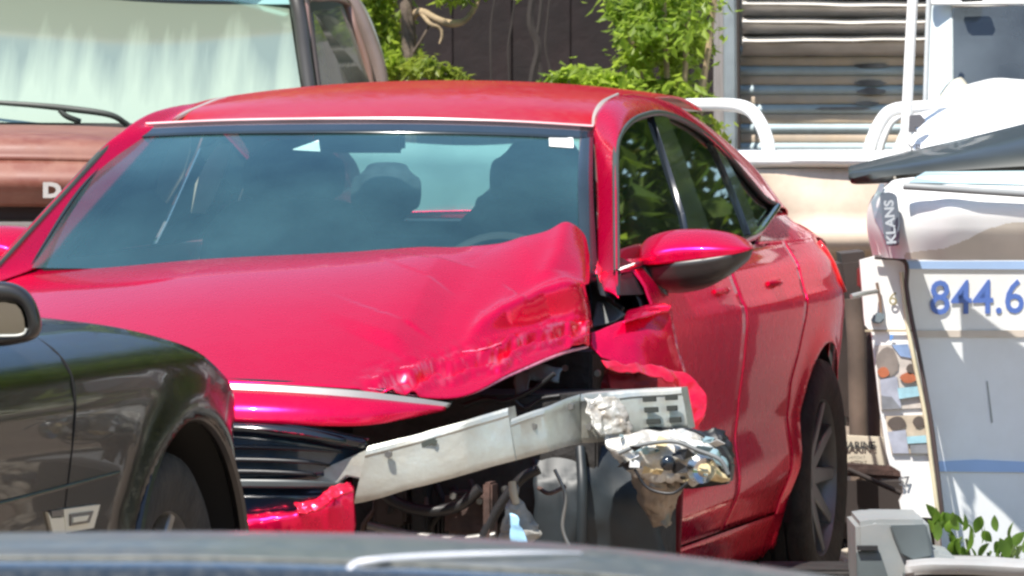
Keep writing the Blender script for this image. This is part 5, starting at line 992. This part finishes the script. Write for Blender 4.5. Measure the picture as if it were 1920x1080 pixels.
# leafy plants with individual leaves
LFM = leafmat('broad_leaves', (.08, .15, .02), (.16, .26, .04), .45)
def plant(name, u0, v0, Y, n, spread, L, seed, label):
    rnd = random.Random(seed); b = W(u0, v0, Y); t = tag(empty(name, (b.x, b.y, 0)), label, 'plant', 'leafy weeds by the trailer')
    bm = bmesh.new()
    for k in range(5): tubebm(bm, spline([Vector((0, 0, 0)), Vector((rnd.uniform(-.05, .05), 0, b.z*.5)), Vector((rnd.uniform(-spread, spread)*.5, rnd.uniform(-.05, .05), b.z))], 6), .004, 5)
    fin('stem', bm, mat('green_stem', (.08, .12, .03), rough=.6), t); base = None
    for k in range(n):
        if base is None or k % 4 == 0:
            bm = bmesh.new(); N = 6; rows = []
            for i in range(N+1):
                f = i/N; w = L*.26*math.sin(math.pi*min(1, f*.97+.02))**.8; z = L*f; y = -L*.3*f*f
                rows.append([bm.verts.new((-w, y+.25*w, z)), bm.verts.new((0, y, z)), bm.verts.new((w, y+.25*w, z))])
            for i in range(N):
                for q in range(2): bm.faces.new((rows[i][q], rows[i][q+1], rows[i+1][q+1], rows[i+1][q]))
            base = fin('leaf', bm, LFM, t); o = base
        else: o = base.copy(); COL.objects.link(o)
        o.location = (rnd.uniform(-spread, spread), rnd.uniform(-.06, .06), b.z-rnd.uniform(-.04, .16)); o.rotation_euler = (rnd.uniform(-.5, .5), rnd.uniform(-.8, .8), rnd.uniform(-1.5, 1.5)); s = rnd.uniform(.7, 1.2); o.scale = (s, s, s)
plant('leafy_weed', 1790, 1008, 15.35, 34, .06, .058, 2, 'leafy green weed at the bottom left corner of the number panel')
plant('leafy_weed', 1862, 1036, 15.35, 16, .05, .045, 5, 'low green weed under the middle of the number panel')
plant('leafy_weed', 1900, 1022, 15.30, 22, .05, .055, 3, 'leafy green weed at the right edge in front of the number panel')
box('weed_bed_kerb', tuple(W(1850, 1060, 15.4)-Vector((0, 0, .02))), (1.2, .3, .04), DARK, None)
tag(bpy.data.objects['weed_bed_kerb'], 'dark strip of soil under the weeds', None, None, 'structure')

# ================================================================== black car, near left
BH = R(14); hx, hy = math.sin(BH), math.cos(BH)
bx0, by0 = -.768, 11.6
t = tag(empty('black_car', (bx0, by0, 0), -BH), 'glossy black car at the left with mirror, wheel arch and pale flank badge', 'car')
BP = mat('black_car_paint', (.008, .008, .009), rough=.22, coat=.32, spec=.15, var=.1, dust=((.12, .09, .07), .10, 12), coatr=.02)
BP2 = mat('black_arch_trim', (.02, .018, .017), rough=.35, coat=.3)
# local frame: x = right of the car (outwards), y = forward
def bl(p): d = p-Vector((bx0, by0, 0)); return Vector((d.x*math.cos(BH)-d.y*math.sin(BH), d.x*math.sin(BH)+d.y*math.cos(BH), d.z))
def BW(u, v, Y): return bl(W(u, v, Y))
def bx_(y, z):
    pr_ = [(.12, -.05), (.30, -.005), (.48, 0), (.60, .006), (.72, .018), (.80, .022), (.86, .012), (.895, -.012), (.925, -.05), (.945, -.10)]
    for (a, xa), (b, xb) in zip(pr_, pr_[1:]):
        if z <= b or b == .945: q = max(0, min(1.4, (z-a)/(b-a))); x = xa+(xb-xa)*q; break
    d = math.hypot(y-.37, z-.345); x += .022*math.exp(-((d-.41)/.05)**2)
    if y > .62: x -= .9*(y-.62)**2
    return x
def ztop(y): return .945-.20*max(0, y+.15)**2-.42*max(0, y-.45)**2
g = []
NZ = 46
for j in range(NZ+1):
    r = []
    for i in range(111):
        y = -1.4+2.65*i/110; f = j/NZ; z = .14+(.945-.14)*f; zz = z*(ztop(y)/.945) if z > .5 else z
        zz = z if z <= .5 else .5+(z-.5)*(ztop(y)-.5)/(.945-.5)
        d = math.hypot(y-.37, zz-.345); yy = y
        if d < .395: kq = .395/max(d, 1e-3); yy = .37+(y-.37)*kq; zz2 = .345+(zz-.345)*kq; zz = zz2
        r.append(Vector((bx_(yy, z if zz == z else (zz if zz < .5 else zz)), yy, zz)))
    g.append(r)
kp = lambda q: not all(math.hypot(p.y-.37, p.z-.345) < .397 for p in q) and all(p.z > .13 for p in q)
sheet('body_side', g, BP, t, thick=.004, keep=kp, flip=True, sharp=60)
top = g[-1]
rows = [top, [Vector((p.x-.05, p.y, p.z+.008)) for p in top], [Vector((p.x-.2, p.y-.02, p.z+.018)) for p in top], [Vector((p.x-.8, p.y-.05, p.z+.03)) for p in top], [Vector((p.x-1.5, p.y, p.z-.0)) for p in top]]
rows = [[r[i] for i in range(0, 111, 10)] for r in rows]
patch('bonnet', [[p for p in r if p.y > -.25] for r in rows], BP, t, nu=40, nv=20, thick=.004)
# arch lip, liner, wheel
arc = [Vector((.024, .37+.40*math.cos(a), .345+.40*math.sin(a))) for a in [math.pi*(-.12+1.24*k/40) for k in range(41)]]
tube('wheel_arch_trim', arc, .014, BP2, t, seg=8)
bm = bmesh.new(); rr = []
for k in range(25):
    a = math.pi*(-.1+1.2*k/24); rr.append([bm.verts.new((x, .37+.395*math.cos(a), .345+.395*math.sin(a))) for x in (.01, -.30)])
for k in range(24): bm.faces.new((rr[k][0], rr[k+1][0], rr[k+1][1], rr[k][1]))
bm.faces.new([q[1] for q in rr]); fin('wheel_housing', bm, mat('liner_black', (.012, .011, .01), rough=.9), t)
wheel(t, -.115, .37, .335, .225, .21, 1, rimmat=RIMS, nsp=5)
wheel(t, -.115, -2.35, .335, .225, .21, 1, rimmat=RIMS, nsp=5)
# door seam & character lines
tube('door_seam', [Vector((bx_(-.42, z)+.001, -.42+.10*(z-.3), z)) for z in (.16, .3, .45, .6, .7, .8, .86, .90, .93)], .003, mat('seam_black', (.003, .003, .003), rough=.9), t, n=30)
tube('body_crease', [Vector((bx_(y, .66)+.003, y, .655+.02*y)) for y in (-1.3, -.9, -.5, -.2, -.07)], .004, BP, t, n=20)
# mirror
mc = BW(14, 590, 10.85)
def MB(u, v, Y): return BW(u, v, Y)
rows = [[MB(-80, 545, 10.80), MB(-60, 600, 10.80), MB(-50, 650, 10.80)], [MB(-40, 528, 10.80), MB(-30, 600, 10.76), MB(-20, 656, 10.80)], [MB(10, 524, 10.82), MB(0, 600, 10.76), MB(10, 652, 10.80)], [MB(45, 538, 10.84), MB(58, 596, 10.78), MB(48, 640, 10.80)], [MB(66, 560, 10.86), MB(76, 596, 10.82), MB(70, 630, 10.84)], [MB(78, 592, 10.95), MB(84, 610, 10.95), MB(80, 624, 10.95)]]
outl = [(-90, 560), (-40, 530), (10, 525), (45, 536), (66, 560), (78, 595), (80, 622), (66, 638), (40, 644), (10, 650), (-40, 652), (-90, 640)]
bm = bmesh.new(); R1 = [bm.verts.new(MB(u, v, 10.82)) for u, v in outl]; cu_, cv_ = -5, 592
R2 = [bm.verts.new(MB(cu_+(u-cu_)*1.0, cv_+(v-cv_)*1.0, 10.86)) for u, v in outl]; R3 = [bm.verts.new(MB(cu_+(u-cu_)*.9, cv_+(v-cv_)*.88, 10.96)) for u, v in outl]; R4 = [bm.verts.new(MB(cu_+(u-cu_)*.5, cv_+(v-cv_)*.5, 11.02)) for u, v in outl]
R0_ = [bm.verts.new(MB(cu_+(u-cu_)*.92, cv_+(v-cv_)*.90, 10.80)) for u, v in outl]; Ri = [bm.verts.new(MB(*( [(-90, 568), (-40, 566), (10, 566), (30, 570), (40, 580), (46, 598), (48, 618), (44, 625), (30, 628), (10, 628), (-40, 628), (-90, 626)][k]), 10.80)) for k in range(12)]
Rj = [bm.verts.new(v.co+Vector((0, .03, 0))) for v in Ri]
for A, B in ((Rj, Ri), (Ri, R0_), (R0_, R1), (R1, R2), (R2, R3), (R3, R4)):
    for k in range(12): bm.faces.new((A[k], A[(k+1) % 12], B[(k+1) % 12], B[k]))
bm.faces.new(R4)
ob = fin('mirror_housing', bm, BP2, t, sharp=60); sb = ob.modifiers.new('sub', 'SUBSURF'); sb.levels = 2; sb.render_levels = 2
plate('mirror_glass', [MB(u, v, 10.825) for u, v in ((-88, 570), (-40, 567), (10, 567), (30, 571), (39, 581), (45, 598), (47, 618), (43, 625), (10, 627), (-88, 626))], mat('mirror_silver', (.33, .33, .29), rough=.04, metal=1, var=.03), t, off=Vector((0, .004, 0)))
tube('mirror_glass_rim', [MB(-80, 628, 10.80), MB(10, 630, 10.80), MB(42, 627, 10.80), MB(50, 616, 10.80)], .0025, mat('pale_rim', (.6, .62, .58), rough=.3), t, n=20)
# badge
BG = mat('pale_chrome_badge', (.80, .76, .62), rough=.35, metal=.25, var=.05)
BGD = mat('badge_inset', (.16, .14, .12), rough=.4)
def bs(u, v, off=0):
    lo, hi = 9.0, 13.0; last = None
    for i in range(800):
        Y = lo+(hi-lo)*i/800; p = BW(u, v, Y)
        if p.x <= bx_(p.y, p.z)+off: return p
    return p
def bpl(name, px, m, off, th): return plate(name, [bs(u, v, off) for u, v in px], m, t, off=Vector((-th, 0, 0)))
bpl('badge', [(120, 955), (188, 946), (176, 990), (124, 998)], BG, .010, .01)
bpl('badge_mark', [(132, 964), (176, 958), (168, 980), (133, 986)], BGD, .013, .004)
bpl('badge_bar', [(138, 970), (168, 966), (163, 976), (138, 980)], BG, .016, .004)
bpl('badge', [(90, 960), (97, 972), (121, 970), (124, 1003), (100, 1003)], BG, .008, .008)
bpl('badge', [(97, 958), (121, 955), (121, 967), (98, 970)], BGD, .008, .008)
# rest of the black car, outside the frame
cab = [(-.05, -.35, .94), (-.22, -1.0, 1.38), (-.22, -2.3, 1.40), (-.08, -3.0, 1.0)]
SGB = glassmat('black_car_glass', (.06, .07, .07), dirt=.02)
patch('side_glass', [[Vector((-.06, -.45, .95)), Vector((-.06, -1.4, .95)), Vector((-.06, -2.8, .96))], [Vector((-.24, -1.1, 1.34)), Vector((-.24, -1.6, 1.37)), Vector((-.24, -2.3, 1.34))]], SGB, t, nu=10, nv=6)
patch('roof', [[Vector((-.24, -1.1, 1.35)), Vector((-.24, -1.6, 1.38)), Vector((-.24, -2.3, 1.35))], [Vector((-.8, -1.05, 1.40)), Vector((-.8, -1.6, 1.43)), Vector((-.8, -2.3, 1.40))], [Vector((-1.4, -1.1, 1.35)), Vector((-1.4, -1.6, 1.38)), Vector((-1.4, -2.3, 1.35))]], BP, t, nu=12, nv=12)
patch('windscreen', [[Vector((-.08, -.35, .95)), Vector((-.8, -.2, .97)), Vector((-1.5, -.35, .95))], [Vector((-.24, -1.08, 1.35)), Vector((-.8, -1.03, 1.40)), Vector((-1.4, -1.08, 1.35))]], SGB, t, nu=12, nv=8)
patch('body_side_rear', [[Vector((-.05, -1.4, .14)), Vector((-.05, -2.8, .14)), Vector((-.12, -3.3, .2))], [Vector((.0, -1.4, .5)), Vector((.0, -2.8, .5)), Vector((-.1, -3.4, .5))], [Vector((-.08, -1.4, .945)), Vector((-.08, -2.8, .95)), Vector((-.15, -3.4, .9))]], BP, t, nu=14, nv=10)
box('underbody', (-.75, -1.0, .28), (1.2, 3.8, .25), DARK, t)

# ================================================================== grey car in the foreground (only the top of its lid is in frame)
t = tag(empty('foreground_car', (0, 5.2, 0)), 'dark grey car lid cut off by the bottom edge, with a glint painted white along a thin trim curve', 'car'); O = t.location.copy()
GYP = mat('grey_lid_paint', (.075, .08, .074), rough=.40, metal=.2, coat=.35, var=.12, nscale=3, dust=((.36, .35, .30), .4, 60), coatr=.12)
GYD = mat('dark_lid_glass', (.012, .016, .015), rough=.18, coat=.8, dust=((.25, .24, .2), .25, 90))
us = (-400, -100, 0, 200, 400, 700, 900, 1100, 1300, 1480, 1640, 1800)
vt = (1006, 1004, 1003, 1001, 1000, 1004, 1013, 1027, 1048, 1072, 1100, 1135)
vb = (1042, 1046, 1047, 1047, 1048, 1056, 1066, 1078, 1098, 1118, 1145, 1180)
patch('lid', T([[(u, v+26, 6.6) for u, v in zip(us, vt)], [(u, v+4, 5.9) for u, v in zip(us, vt)], [(u, v, 5.45) for u, v in zip(us, vt)], [(u, v+8, 5.2) for u, v in zip(us, vt)], [(u, (v+w)/2+10, 5.05) for u, v, w in zip(us, vt, vb)], [(u, w, 4.97) for u, w in zip(us, vb)]]), GYP, t, nu=80, nv=40, thick=.004)
patch('rear_window', T([[(u, w+2, 4.975) for u, w in zip(us, vb)], [(u, w+60, 4.90) for u, w in zip(us, vb)], [(u, w+400, 4.75) for u, w in zip(us, vb)]]), GYD, t, nu=60, nv=12, thick=.004)
tube('glint_trim', [pp(652, 1092, 4.93), pp(656, 1070, 4.94), pp(668, 1058, 4.955), pp(700, 1052, 4.96), pp(760, 1047, 4.985), pp(860, 1042, 5.02), pp(980, 1038, 5.06), pp(1090, 1037, 5.12)], [.0028, .0034, .0036, .0034, .0034, .0032, .0022, .001], mat('white_glint', (.8, .8, .84), rough=.25, coat=.8), t, n=60)  # white colour paints the glint along the chrome trim
box('body', (0, 1.0, .42), (1.7, 3.2, .50), GYP, t, bevel=.08)
for sx in (-1, 1):
    for yy in (-.2, 2.2): wheel(t, sx*.78, yy, .32, .21, .2, sx)
